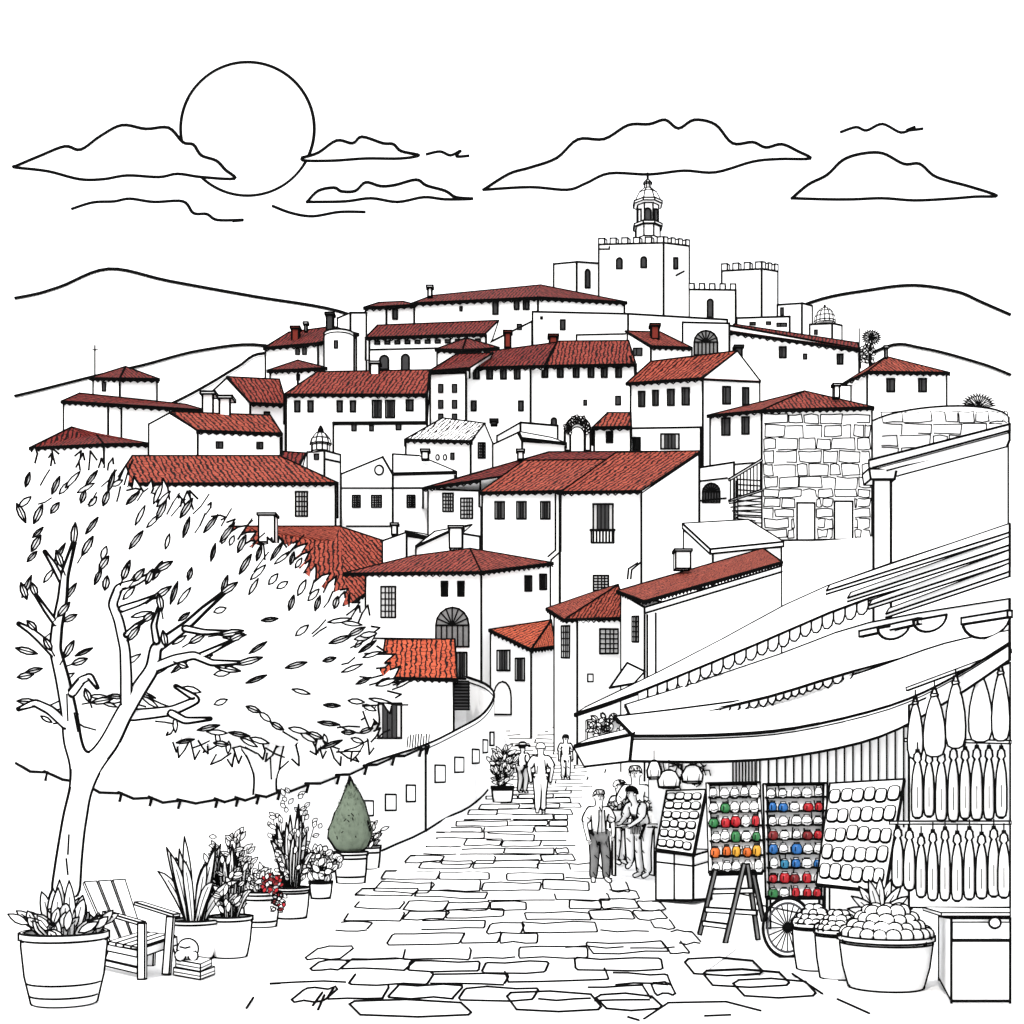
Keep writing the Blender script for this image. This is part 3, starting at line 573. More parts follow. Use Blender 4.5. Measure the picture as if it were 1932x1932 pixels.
house('corniced_house','house with long sloping red roof and white cornice above the market',[(1172,1120,51),(1216,1146,48.5),(1474,1068,57)],[(1164,1115,51),(1215,1134,48.2),(1476,1060,56.8)],[(1440,1035,60)],tile='tile_mid',wins=[(0,1200,1187,12,48,'g')],chim=[(1289,1040,1072,28,54)],lines=[(1,[(1216,1157),(1474,1079)],1.6),(1,[(1236,1157),(1236,1275)]),(1,[(1220,1160),(1220,1278)])],per=9)
r,pts,org=house('low_white_house','white slab-roofed house between the corniced house and the stone house',[(1290,1000,67),(1345,1040,63.6),(1474,1032,65)],bot=1110)
m=M(); slab(m,[P(1288,988,67),P(1340,1036,63.2),P(1478,1022,64.8),P(1412,981,69)],.22,w=1.8,direction=Ve((0,0,1))); m.build('roof',r,org)
m=M(); slab(m,[P(1150,1298,45),P(1182,1252,45),P(1215,1268,45),P(1195,1290,45)],.3); m.shape([P(1155,1294,44.9),P(1180,1258,44.9),P(1183,1268,44.9)],[[0,1,2]],'brick'); m.build('dormer',None,P(1180,1300,45),'little pointed dormer with red side behind the market awnings','dormer')
# ================================================================ garden wall
W_=[(-60,1430,27),(30,1440,26),(70,1452,25.5),(130,1466,25),(190,1488,25),(260,1500,24.6),(330,1508,24.5),(410,1506,24.5),(480,1500,24.6),(560,1482,25),(640,1460,26.5),(720,1432,29),(803,1405,31.3),(870,1372,35),(905,1352,40),(925,1330,46),(932,1308,51),(915,1290,55),(880,1277,57)]
ws=smooth(W_,3); m=M(); n=len(ws); V=[]
for x,y,D in ws:
    p=P(x,y,D); k=(D+.3)/D
    V+=[Ve((p.x,p.y,gz(D)-.2)),p,Ve((p.x*k,D+.3,p.z)),Ve((p.x*k,D+.3,gz(D)-.2))]
Fs=[]
for i in range(n-1): Fs+=[[4*i+j,4*i+4+j,4*i+5+j,4*i+1+j] for j in range(3)]
m.shape(V,Fs,'white',ink=False)
for i in range(n-1):
    if ws[i][0]>=690 : m.line([V[4*i+1],V[4*i+5]],2.1)
    if ws[i][0]>=800 : m.line([V[4*i+1]+Ve((0,-.05,-9*ws[i][2]/F)),V[4*i+5]+Ve((0,-.05,-9*ws[i+1][2]/F))],1.1)
    if ws[i][0]>=715 and ws[i][1]>1340: m.line([G(ws[i][0],HZ-(gz(ws[i][2])-CH)*F/ws[i][2]),G(ws[i+1][0],HZ-(gz(ws[i+1][2])-CH)*F/ws[i+1][2])],2.1)
m.line([P(803,1405,31.25),Ve((P(803,0,31.25).x,31.25,gz(31.25)))],1.9)
def wallp(x):
    for a,b in zip(ws,ws[1:]):
        if a[0]<=x<=b[0]: t=(x-a[0])/(b[0]-a[0]); return [a[i]+(b[i]-a[i])*t for i in range(3)]
    return ws[0]
x=30
while x<800:
    x2=x+U(38,75); a=wallp(x);b=wallp(min(x2,803)); mid=wallp((x+min(x2,803))/2)
    if not 150<(x+x2)/2<175:
        m.line([P(a[0],a[1]+0,a[2]-.05),P(mid[0],mid[1]+8,mid[2]-.05),P(b[0]+6,b[1]+2,b[2]-.05)],2.0)
        m.line([P(b[0]+6,b[1]+2,b[2]-.05),P(b[0]+2,b[1]+17,b[2]-.05)],2.0)
    x=x2
gw=root('garden_wall','long curving white garden wall along the left of the street','wall',P(640,1640,26.5)); m.build('wall',gw,gw.location)
for x,y,w_,h_ in ((694,1525,18,28),(736,1514,20,30),(774,1497,17,31),(829,1460,19,32),(865,1443,17,28),(896,1427,13,26),(914,1408,9,24),(927,1394,7,25)):
    a=wallp(x-8);b=wallp(x+8); A=P(*a);B=P(*b); addwin(gw,gw.location,A,B,x,y,w_,h_,'o')
m=M()
for i in range(9): m.line([P(768+i*5,1410,44),P(770+i*5,1384+U(0,6),44)],1.1)
m.build('grass_tuft',None,P(790,1410,44),'tuft of upright grass behind the garden wall by the annex','grass')
# ================================================================ trees
def skin(V,E,R,lv=2):
    me=bpy.data.meshes.new('tmp'); me.from_pydata([tuple(v) for v in V],E,[]); ob=bpy.data.objects.new('tmp',me); col.objects.link(ob)
    md=ob.modifiers.new('s','SKIN'); md.branch_smoothing=.7
    for i,rr in enumerate(R): me.skin_vertices[0].data[i].radius=(rr,rr) if not isinstance(rr,tuple) else rr
    for i in range(len(R)): me.skin_vertices[0].data[i].use_root=(i==0)
    if lv: sb=ob.modifiers.new('u','SUBSURF'); sb.levels=lv; sb.render_levels=lv
    dg=bpy.context.evaluated_depsgraph_get(); ev=ob.evaluated_get(dg); m2=ev.to_mesh()
    o=[v.co.copy() for v in m2.vertices],[list(p.vertices) for p in m2.polygons]
    ev.to_mesh_clear(); bpy.data.objects.remove(ob); bpy.data.meshes.remove(me)
    return o
class Sk:
    def __init__(s,D): s.V=[];s.E=[];s.R=[];s.D=D
    def chain(s,pts,start=None,dd=0):
        prev=start; ids=[]
        for i,(x,y,r) in enumerate(pts):
            D=s.D+dd*(i+1)/len(pts); s.V.append(P(x,y,D)); s.R.append(r*D/F)
            if prev is not None: s.E.append((prev,len(s.V)-1))
            prev=len(s.V)-1; ids.append(prev)
        return ids
TD=Dg(1692); s=TD/F
k=Sk(TD)
t=k.chain([(122,1700,27),(130,1620,23),(138,1560,21),(149,1500,21),(158,1462,21)])
l=k.chain([(138,1405,16),(130,1340,13),(118,1280,11),(104,1225,9),(108,1180,8),(118,1130,7),(122,1085,5.5),(140,1022,1.4)],t[-1],-.6)
r_=k.chain([(205,1405,17),(232,1350,14.5),(262,1300,13),(288,1262,11),(294,1222,9),(325,1200,7.5),(355,1178,6),(385,1150,4.5),(425,1116,1.3)],t[-1],.5)
V,Fs=skin(k.V,k.E,k.R,2)
ta=root('tree','bare-branched foreground tree with sparse leaves behind the wooden chair','tree',Ve((P(122,1692,TD).x,TD,0)))
m=M(); m.shape(V,Fs,'white',crease=85,w=1.9,smooth=True)
for pts,d0,d1 in (([(108,1238,7),(78,1207,6),(58,1190,4.5),(34,1176,1.5)],-.3,-.5),([(119,1100,4.5),(100,1064,3.5),(84,1040,1.2)],-.5,-.6),([(132,1372,9),(95,1340,7),(66,1326,5.5),(34,1338,2)],-.2,.2),([(132,1312,7),(154,1283,6),(170,1276,5),(184,1298,1.4)],-.2,-.5),
   ([(238,1335,9),(238,1275,9),(236,1225,8),(224,1170,7.5),(212,1140,7),(224,1108,6),(258,1098,4.5),(302,1074,1.3)],.1,-.6),([(226,1150,5),(262,1138,4),(304,1120,1.2)],-.4,-.7),([(345,1185,5),(385,1193,4),(430,1192,1.2)],.3,.2),
   ([(285,1262,8),(330,1244,7.5),(366,1236,6),(400,1251,4.5),(462,1250,1.3)],.2,.5),([(372,1240,4.5),(405,1225,3.5),(440,1208,1.2)],.4,.3),([(240,1350,10),(285,1346,8.5),(326,1341,7.5),(374,1320,5.5),(330,1294,1.6)],.2,.5),([(318,1343,6),(350,1360,5),(398,1356,1.3)],.3,.3),([(296,1215,5),(290,1180,4),(300,1146,1.2)],.2,0),
   ([(108,1180,4),(86,1150,3),(66,1120,1.1)],-.4,-.6),([(236,1200,4),(258,1180,3),(276,1168,1.1)],-.3,-.5)):
    q=Sk(TD); n_=len(pts)
    for i,(x,y,r) in enumerate(pts):
        D=TD+d0+(d1-d0)*i/(n_-1); q.V.append(P(x,y,D)); q.R.append(r*D/F)
        if i: q.E.append((i-1,i))
    V,Fs=skin(q.V,q.E,q.R,2); m.shape(V,Fs,'white',crease=85,w=1.6,smooth=True)
m.line([P(130,1575,TD-.24),P(128,1612,TD-.26)],1.6); m.line([P(125,1620,TD-.26),P(128,1650,TD-.27)],1.6); m.line([P(147,1380,TD-.2),P(140,1345,TD-.3)],1.4); m.line([P(128,1360,TD-.4),P(126,1310,TD-.5)],1.4)
m.build('trunk',ta,ta.location)
m=M()
for x,y,ang,L in ((140,1008,85,42),(165,1030,60,40),(112,1055,110,34),(306,1118,35,40),(310,1068,30,34),(282,1088,65,30),(432,1110,35,38),(436,1194,10,46),(446,1202,25,30),(470,1247,15,50),(430,1262,-10,46),(302,1136,100,34),(310,1205,100,30),(45,1115,110,32),(50,1228,-15,40),(130,1225,60,36),(150,1248,20,30),(192,1322,10,40),(196,1062,55,30),(252,1195,50,36),(120,1150,50,34),(48,1275,10,30),(90,1215,120,28),(345,1255,-20,20),(60,1180,135,24),(165,1312,110,26),(40,968,-65,38),(72,970,65,38),(68,1025,60,34),(262,1085,50,30),(372,1205,30,34),(200,1100,80,26),(236,1080,70,28),(64,1112,110,26),(280,1164,40,24)):
    a=math.radians(ang); d=Ve((math.cos(a),0,math.sin(a))); p=P(x,y,TD-.9); leaf(m,p,d,L*s,11*s,w=1.7); m.line([p-d*L*s*.45,p+d*L*s*.4],1.3)
    if rnd()<.5 and x>60: m.line([p-d*L*s*.9,p-d*L*s*.45],1.4)
m.build('crown',ta,ta.location)
TB=41.; s=TB/F
OUT=[(-60,860),(30,852),(75,872),(120,868),(165,882),(205,880),(232,905),(250,930),(300,930),(345,950),(395,962),(425,1000),(445,1010),(490,1040),(545,1025),(572,1070),(600,1095),(640,1130),(662,1155),(690,1175),(690,1215),(715,1250),(745,1300),(720,1340),(690,1350),(705,1400),(640,1418),(590,1400),(545,1420),(480,1405),(430,1425),(400,1400),(355,1405),(315,1370),(250,1360),(150,1380),(40,1370),(-60,1360)]
tb=root('tree','wide bushy tree with loose pointed leaves behind the garden wall','tree',Ve((P(500,1490,TB).x,TB,gz(TB))))
k=Sk(TB); t=k.chain([(500,1520,24),(500,1470,22),(502,1440,22)]); 
k.chain([(475,1420,13),(455,1395,9)],t[-1]); k.chain([(500,1412,10),(505,1380,8)],t[-1]); k.chain([(530,1420,13),(560,1390,9)],t[-1])
V,Fs=skin(k.V,k.E,k.R,2); m=M(); m.shape(V,Fs,'white',crease=85,w=1.6,smooth=True); m.line([P(510,1425,TB-.4),P(512,1470,TB-.4)],1.3); m.build('trunk',tb,tb.location)
m=M(); c0=(300,1150); n=len(OUT); V=[]; Fs=[]
lev=[(-1,s_) for s_ in (.12,.4,.65,.85,.96)]+[(0,1.0)]+[(1,s_) for s_ in (.96,.85,.65,.4,.12)]
for sg,sc in lev:
    for x,y in OUT:
        D=TB+sg*3.0*math.sqrt(max(0,1-sc*sc)); q=.975*sc; V.append(P(c0[0]+(x-c0[0])*q*U(.985,1.015),c0[1]+(y-c0[1])*q*U(.985,1.015),TB)+Ve((0,D-TB,0)))
for i in range(len(lev)-1):
    for j in range(n): Fs.append([i*n+j,i*n+(j+1)%n,(i+1)*n+(j+1)%n,(i+1)*n+j])
V.append(sum(V[:n],Ve((0,0,0)))/n); V.append(sum(V[(len(lev)-1)*n:len(lev)*n],Ve((0,0,0)))/n)
for j in range(n): Fs.append([len(V)-2,(j+1)%n,j]); Fs.append([len(V)-1,(len(lev)-1)*n+j,(len(lev)-1)*n+(j+1)%n])
m.shape(V,Fs,'white',ink=False,smooth=True)
def inside(x,y):
    c=False
    for i in range(n):
        (xa,ya),(xb,yb)=OUT[i],OUT[i-1]
        if (ya>y)!=(yb>y) and x<(xb-xa)*(y-ya)/(yb-ya)+xa: c=not c
    return c
pl=[];tries=0
while len(pl)<100 and tries<6000:
    tries+=1; x,y=U(45,735),U(900,1405)
    if not inside(x,y): continue
    rim=not all(inside(x+dx,y+dy) for dx,dy in ((60,0),(-60,0),(0,-60),(0,60)) if x+dx>30)
    if any((x-a)**2+(y-b)**2<(32 if rim else 44)**2 for a,b in pl): continue
    if not rim and rnd()<.35: continue
    if x<460 and y>1120 and rnd()<.85: continue
    pl.append((x,y)); D=TB-3.4
    ang=U(5,38) if (y>1150) else U(38,78)
    if y>1290: ang=U(-30,24)
    a=math.radians(ang); L=U(24,46); W=U(7,11); d=Ve((math.cos(a),U(-.2,.2),math.sin(a)))
    p=P(x,y,D); leaf(m,p,d,L*D/F,W*D/F,w=1.5,vein=False)
    if rnd()<.6: m.line([p-d.normalized()*L*.42*D/F+Ve((0,-.02,0)),p+d.normalized()*L*.38*D/F+Ve((0,-.02,0))],1.3)
    if rim or rnd()<.2:
        for q in range(random.choice([1,1,2])):
            p=P(x+U(8,26),y+U(4,16),D+.1+q*.05)
            if rnd()<.35: leaf(m,p,Ve((math.cos(a-.3),0,math.sin(a-.3))),L*.9*D/F,W*D/F,w=1.4,vein=False)
            else:
                e=p+Ve((math.cos(a+U(-.4,.4)),0,math.sin(a+U(-.4,.4))))*L*D/F; md=(p+e)/2+Ve((0,0,U(-5,5)*D/F)); m.line([p,md,e],1.5)
def tuft(x,y,nx_,ny_,L):
    tx,ty=-ny_,nx_; h=L*.3; D=TB-.8+U(-.3,.3)
    a,b,tp=P(x-tx*h-nx_*8,y-ty*h-ny_*8,D),P(x+tx*h-nx_*8,y+ty*h-ny_*8,D),P(x+nx_*L+tx*U(-6,6),y+ny_*L+ty*U(-6,6),D)
    m1=P(x-tx*h*.75+nx_*L*.45,y-ty*h*.75+ny_*L*.45,D); m2=P(x+tx*h*.75+nx_*L*.45,y+ty*h*.75+ny_*L*.45,D)
    m.shape([a,b,m2,tp,m1],[[0,1,2,3,4]],'white',ink=False); m.line([a,m1,tp,m2] if rnd()<.5 else [m1,tp,m2,b],1.7)
for i in range(n):
    (xa,ya),(xb,yb)=OUT[i],OUT[(i+1)%n]
    if max(xa,xb)<30 or (xa<320 and ya>1300): continue
    d=math.hypot(xb-xa,yb-ya); kk=max(2,int(d/17))
    nx_,ny_=(yb-ya)/d,-(xb-xa)/d
    for j in range(kk):
        t=(j+U(.1,.9))/kk; x=xa+(xb-xa)*t;y=ya+(yb-ya)*t
        if x<48: continue
        a=math.atan2(ny_,nx_)+U(-.7,.7); tuft(x,y,math.cos(a),math.sin(a),U(13,34))
        if rnd()<.15:
            a2=math.atan2(-ny_,nx_)+U(-.9,.9); leaf(m,P(x-nx_*12,y-ny_*12,TB-1.6+U(-.2,.2)),Ve((math.cos(a2),0,math.sin(a2))),U(18,30)*s,8*s,w=1.4,vein=False)
m.build('crown',tb,tb.location)
# ================================================================ potted plants
def potprof(wt,wb,h,s):
    return [(wb*.5*s*.96,0),(wb*.5*s,.02*h),(wt*.5*s*.97+(wb-wt)*.15*s,h*.4),(wt*.5*s*.97,h*.82),(wt*.5*s*.97,h*.90),(wt*.5*s*1.02,h*.91),(wt*.5*s*1.02,h*1.0),(wt*.5*s*.92,h*1.0),(wt*.5*s*.9,h*.93)]
def potted(name,label,cx,rt,rb,wt,wb,bands=(),plant=None,group=None,cat='potted plant'):
    D=Dg(rb-4); s=D/F; c=Ve(((cx-CX)*s,D+wb*.5*s,gz(D))); h=(rb-rt)*s
    s=c.y/F*1.0; r=root(name,label,cat,c,group)
    m=M(); lathe(m,c,potprof(wt,wb,h,s),28,w=1.5,crease=48); pf=potprof(wt,wb,h,s)
    for b in bands:
        z=h*b; rr=pf[0][0]
        for (ra,za),(rb_,zb_) in zip(pf[:6],pf[1:6]):
            if za<=z<=zb_: rr=ra+(rb_-ra)*(z-za)/max(1e-6,zb_-za)
        m.line([c+Ve((rr*math.cos(a*math.pi/16),-rr*math.sin(a*math.pi/16)-.003,z)) for a in range(17)],1.7)
    m.build('pot',r,c); top=c+Ve((0,0,h*.95))
    if plant: plant(r,c,top,s,wt)
    return r,c,top,s
def agave(n,H,spread,Wd,flo=None,jit=.15,name='foliage'):
    def f(r,c,top,s,wt):
        m=M()
        for k in range(n):
            a=2*math.pi*k/n+U(-.2,.2); t=U(.25,1); tip=top+Ve((math.cos(a)*spread*t*s,math.sin(a)*spread*t*s*.6,H*s*(1.1-.65*t+U(-jit,jit))))
            blade(m,top+Ve((math.cos(a)*wt*.15*s,math.sin(a)*wt*.15*s,0)),tip,Wd*s,Ve((0,0,H*.25*s*t)),w=1.4)
        m.build(name,r,c)
        if flo: flo(r,c,top,s,wt)
    return f
def bush(n,H,spread,L,mats=('white',),stems=True,name='foliage',w=1.1,flat=1.0,asp=.42):
    def f(r,c,top,s,wt):
        m=M()
        for k in range(n):
            a=U(0,2*math.pi); q=math.sqrt(rnd()); t=rnd(); hh=H*(.12+.88*t)*(1-.35*q*q)
            p=top+Ve((math.cos(a)*spread*q*s*(.45+.6*t),math.sin(a)*spread*q*.7*s,hh*s*flat))
            if stems and rnd()<.35: m.line([top+Ve((math.cos(a)*wt*.2*s*q,math.sin(a)*wt*.2*s*q,0)),p],.8)
            d=Ve((math.cos(a)*.8+U(-.5,.5),U(-.4,.4),U(.1,1.1))); leaf(m,p,d,L*s*U(.75,1.35),L*asp*s,mt=random.choice(mats),w=w*.9,vein=rnd()<.35)
        m.build(name,r,c)
    return f
def both(*fs):
    def f(*a):
        for q in fs: q(*a)
    return f
potted('potted_plant','large barrel planter with broad leaves and a rosette at the bottom left corner',102,1768,1905,158,118,(.12,.30),both(bush(75,60,84,36,name='leaves',w=1.5,flat=.8),agave(13,105,62,24)))
potted('potted_agave','potted agave with tall blades just right of the wooden chair',360,1742,1815,92,66,(),agave(20,170,98,18))
potted('potted_plant','leafy pot squeezed between the tall agave and the white flower pot',428,1735,1812,80,60,(),both(agave(14,150,50,12),bush(110,185,52,20,w=1.05,name='leaves')))
potted('potted_plant','banded pot with red and white flowers in the plant row',488,1688,1754,66,54,(.15,.78),both(bush(40,50,44,22),bush(22,46,34,13,('white',),False,'petals',w=.9,asp=.8)))
potted('potted_plant','pot of tall pointed leaves behind the red flower pot',545,1680,1738,66,54,(.82,),both(agave(22,165,52,13),bush(90,190,54,13,w=.95,name='flowers',asp=.6)))
potted('potted_plant','smallest round bush pot in the plant row, nearest the cypress',603,1668,1700,40,32,(),bush(80,70,42,16,w=1.0,asp=.7))
potted('potted_plant','small grey-topped pot peeking out behind the cypress pot',695,1600,1644,40,32,(.7,),bush(60,50,34,15,w=1.0))
D=Dg(1752); s=D/F; par=[o for o in bpy.data.objects if o.get('label','').startswith('banded pot')][0]; m=M()
for _ in range(44):
    a=U(0,6.28); q=math.sqrt(rnd()); x=512+19*q*math.cos(a); y=1668+18*q*math.sin(a)
    leaf(m,P(x,y,D-.02-U(0,.08)),Ve((U(-1,1),0,U(-1,1))),11*s,7*s,mt=random.choice(['red','red','darkred','white']),w=.6,vein=False)
for _ in range(20): leaf(m,P(526+U(-12,12),1700+U(-16,18),D-.02),Ve((U(-1,1),0,U(-1,1))),12*s,7*s,mt=random.choice(['white','white','darkred','red']),w=.9,vein=False)
m.build('flowers',par,par.location)
def cyp(r,c,top,s,wt):
    m=M(); prof=[(10,0),(28,10),(37,28),(38,44),(35,58),(29,76),(22,94),(14,112),(7,126),(3,135),(.6,143)]; V=[];Fs=[];sg=30
    for i,(rr,z) in enumerate(prof):
        for k in range(sg):
            a=2*math.pi*k/sg; q=rr*(1+.05*math.sin(3*a+i*1.3))*U(.92,1.08); V.append(top+Ve((q*math.cos(a)*s-2*s*math.sin(z*.05),q*math.sin(a)*s,(z+U(-2,2))*s)))
    for i in range(len(prof)-1):
        for k in range(sg): Fs.append([i*sg+k,i*sg+(k+1)%sg,(i+1)*sg+(k+1)%sg,(i+1)*sg+k])
    m.shape(V,Fs,'cypress',crease=89,w=1.2,smooth=True,bound=False)
    for _ in range(420):
        k=random.randrange(len(prof)-3); t=rnd(); a=U(0,6.28); rr=prof[k][0]*(1-t)+prof[k+1][0]*t; z=prof[k][1]*(1-t)+prof[k+1][1]*t
        p=top+Ve((rr*math.cos(a)*s,rr*math.sin(a)*s,z*s)); d=Ve((math.cos(a)*.6,math.sin(a)*.6,1)); sd=d.cross(Ve((math.cos(a),math.sin(a),0))).normalized()
        m.shape([p-sd*1.8*s,p+sd*1.8*s,p+d.normalized()*U(6,11)*s],[[0,1,2]],'cypress',ink=False)
    for dx,z in ((0,72),(6,76),(-4,66),(2,60),(8,68),(-12,40),(14,34),(-20,28)): m.line([top+Ve((dx*s,-43*s,z*s)),top+Ve(((dx+U(-4,4))*s,-43*s,(z+U(-6,6))*s))],.8)
    m.build('crown',r,c)
    m=M()
    for k in range(24): a=2*math.pi*k/24; blade(m,top,top+Ve((math.cos(a)*34*s*U(.5,1),math.sin(a)*25*s,34*s*U(.6,1))),4*s,Ve((0,0,5*s)),mt='cypress',w=1.0,n=3)
    m.build('grass',r,c)
potted('potted_cypress','clipped grey-green cypress in a banded white pot at the end of the wall',659,1612,1671,60,50,(.2,.78),cyp)
potted('potted_plant','round pot with a small shrub at the top of the street beside the walkers',948,1488,1519,38,30,(.8,),bush(95,84,26,17,w=.95))
ch=root('garden_chair','slatted wooden armchair beside the barrel planter','chair',G(250,1838))
o=ch.location
def part(name,fn,**k):
    m=M(); fn(m); return m.build(name,ch,o)
for i in range(3):
    a=i/3+.025;b=(i+1)/3-.025
    def f(m):
        T=lambda t:P(157+81*t,1664-5*t,13.15+.35*t); B=lambda t:P(207+64*t,1778-14*t,12.55+.4*t)
        slab(m,[B(a),B(b),T(b),T(a)],.025,w=1.35)
    part('back_slat',f)
def f(m):
    for i in range(4):
        t0=i/4+.015;t1=(i+1)/4-.02
        L_=lambda t:P(205+57*t,1776+12*t,12.45-.3*t); R_2=lambda t:P(268+63*t,1757+8*t,12.95-.3*t)
        slab(m,[L_(t0),L_(t1),R_2(t1),R_2(t0)],.03,w=1.2,direction=Ve((0,0,1)))
part('seat',f)
part('seat_rail',lambda m:beam(m,P(262,1799,12.1),P(331,1775,12.6),.03,.075,lw=1.5))
part('seat_rail',lambda m:beam(m,P(194,1785,12.65),P(262,1799,12.1),.03,.06,lw=1.5))
part('armrest',lambda m:beam(m,P(260,1704,12.9),P(333,1727,12.5),.07,.025,lw=1.5))
part('armrest',lambda m:beam(m,P(200,1722,12.7),P(268,1742,12.1),.06,.025,lw=1.5))
for a,b in (((268,1742,12.1),(268,1847,12.06)),((322,1730,12.4),(314,1838,12.33)),((200,1779,12.7),(183,1826,12.8)),((286,1785,13.0),(284,1822,13.0))): part('leg',lambda m:beam(m,P(*a),P(*b),.06,lw=1.5))
part('stretcher',lambda m:beam(m,P(186,1813,12.75),P(262,1831,12.15),.03,.05,lw=1.4))
for i,(y,lb) in enumerate(((1846,'lower of two books lying by the agave pot'),(1829,'upper of two books lying by the agave pot'))):
    D=12.05; m=M(); z0=gz(D)+i*.07; A=[Ve((P(x,0,d).x,d,z0)) for x,d in ((328+i*4,12.3),(378,12.0),(405-i*6,12.35),(352,12.65))]
    slab(m,[a+Ve((0,0,.066)) for a in A],.064,w=1.3,direction=Ve((0,0,1))); m.line([A[0]+Ve((0,-.004,.03)),A[1]+Ve((0,-.004,.03))],.9); m.line([A[1]+Ve((.003,-.004,.03)),A[2]+Ve((.003,0,.03))],.9)
    m.build('book',None,A[0],lb,'book')
m=M(); c=Ve((P(354,0,12.3).x,12.3,.14+.09)); ball(m,c,.088,w=1.3,seg=20,rings=12,sq=(1,1,1.0)); ball(m,c+Ve((-.05,-.06,-.05)),.045,w=1.1); ball(m,c+Ve((.06,-.05,-.055)),.04,w=1.1); m.line([c+Ve((-.05,-.075,.03)),c+Ve((0,-.09,.02)),c+Ve((.04,-.078,.03))],1.4)
m.build('ornament',None,c-Ve((0,0,.09)),'small round head-shaped ornament on the two books','ornament')
# ================================================================ market, right
mk=root('upper_canopy','large white canopy roof with scalloped trim above the market, right','canopy',Ve((5,18,0))); o=mk.location
def strip(m,A,B,th=.04,w=2.0):
    A=[P(*p) for p in A];B=[P(*p) for p in B]; n=len(A); V=A+B+[p-Ve((0,0,th)) for p in A]+[p-Ve((0,0,th)) for p in B]
    Fs=[]
    for i in range(n-1): Fs+=[[i,i+1,n+i+1,n+i],[2*n+i,3*n+i,3*n+i+1,2*n+i+1],[i,2*n+i,2*n+i+1,i+1],[n+i,n+i+1,3*n+i+1,3*n+i]]
    Fs+=[[0,n,3*n,2*n],[n-1,3*n-1,4*n-1,2*n-1]]
    m.shape(V,Fs,'white',w=w,crease=40,sil=False)
cA=smooth([(1085,1347,27),(1205,1305,26.5),(1420,1218,23),(1640,1128,19),(1905,1062,16)],3); cB=smooth([(1105,1335,29),(1240,1270,29),(1365,1205,28),(1560,1106,23),(1905,990,18)],3)
m=M(); strip(m,cA,cB); m.build('canvas',mk,o)
def trim(m,pts,h,n,kind):
    for i in range(n):
        t0=i/n*(len(pts)-1);t1=(i+1)/n*(len(pts)-1)
        def at(t):
            k=min(int(t),len(pts)-2); f=t-k; return [pts[k][j]+(pts[k+1][j]-pts[k][j])*f for j in range(3)]
        a,b,c=at(t0),at(t1),at((t0+t1)/2); dx=b[0]-a[0]; jh=U(-2,2)
        if kind=='sq':
            q=[(a[0],a[1]+1),(b[0]-dx*.08,b[1]+1),(b[0]-dx*.08,b[1]+h*.6),(b[0]-dx*.22,b[1]+(a[1]-b[1])*.2+h+jh),(c[0],c[1]+h+4+jh),(a[0]+dx*.14,a[1]-(a[1]-b[1])*.14+h+jh),(a[0],a[1]+h*.65)]
            ds=[a[2],b[2],b[2],b[2],c[2],a[2],a[2]]
        else:
            q=[(a[0],a[1]+1),(b[0],b[1]+1),(b[0]-dx*.15,b[1]+h*.7),(c[0],c[1]+h+jh),(a[0]+dx*.15,a[1]+h*.7)]; ds=[a[2],b[2],b[2],c[2],a[2]]
        V=[P(x,y,d-.06) for (x,y),d in zip(q,ds)]; slab(m,V,.02,w=1.6,direction=Ve((0,-1,0)))
tp=[p for p in cA if 1204<=p[0]<=1641]
m=M(); trim(m,[(x,y+1,d-.1) for x,y,d in tp],23,21,'sq'); m.build('scalloped_trim',mk,o)
for i,(y0,y1,x0) in enumerate(((1104,988,1560),(1118,1012,1600),(1132,1038,1640),(1148,1062,1672))):
    m=M(); strip(m,[(x0,y0+10-i*0,18.8-i*.2),(1905,y1+16,14.6-i*.2)],[(x0+6,y0,19-i*.2),(1905,y1,14.8-i*.2)],.05,w=1.8); m.build('roof_board',mk,o)
mA=smooth([(1205,1386,24),(1280,1354,22.3),(1450,1314,19.8),(1610,1266,17.5),(1905,1190,13.6)],3)
m=M(); strip(m,mA,smooth([(1180,1330,26),(1300,1292,25),(1470,1235,22),(1640,1175,18.5),(1905,1130,14.8)],3))
am=root('awning','middle market awning with a small scalloped fringe under the canopy','awning',Ve((4,19,0))); m.build('canvas',am,am.location)
m=M(); trim(m,[(x,y+1,d-.1) for x,y,d in mA if 1279<=x<=1612],15,20,'tri'); m.build('fringe',am,am.location)
for i,(x,y,wd) in enumerate(((1687,1180,60),(1755,1165,62),(1862,1165,90))):
    m=M(); D=14.4-i*.4; V=[P(x+wd/2*math.cos(math.pi*k/12),y+wd*.42*math.sin(math.pi*k/12)-(wd/2*math.cos(math.pi*k/12))*.18,D) for k in range(13)]; slab(m,V,.03,w=1.8,direction=Ve((0,-1,0)))
    m.build('swag',None,P(x,y,D),['left','middle','right'][i]+' drooping cloth swag under the roof boards','swag',None)
m=M(); beam(m,P(1625,1196,14.9),P(1735,1172,14.0),.05,.06,lw=1.8); m.build('bracket',None,P(1625,1196,14.9),'short wooden bracket rail carrying the left swags','bracket')
m=M(); beam(m,P(1818,1172,13.2),P(1905,1158,12.6),.05,.06,lw=1.8); m.build('bracket',None,P(1818,1172,13.2),'short bracket rail above the hanging hams at the right edge','bracket')
fa=root('awning','front market awning with deep plain valance over the stalls','awning',Ve((3.5,16,0)))
FE=smooth([(1195,1388,22),(1350,1386,20),(1500,1373,18),(1680,1330,15.4),(1800,1276,13.4),(1905,1212,12)],4)
BE=smooth([(1160,1352,24),(1300,1335,22),(1470,1310,19.8),(1620,1270,17.2),(1780,1215,14.8),(1905,1190,13.4)],4)
m=M(); strip(m,FE,BE,.02,w=2.1); m.build('canvas',fa,fa.location)
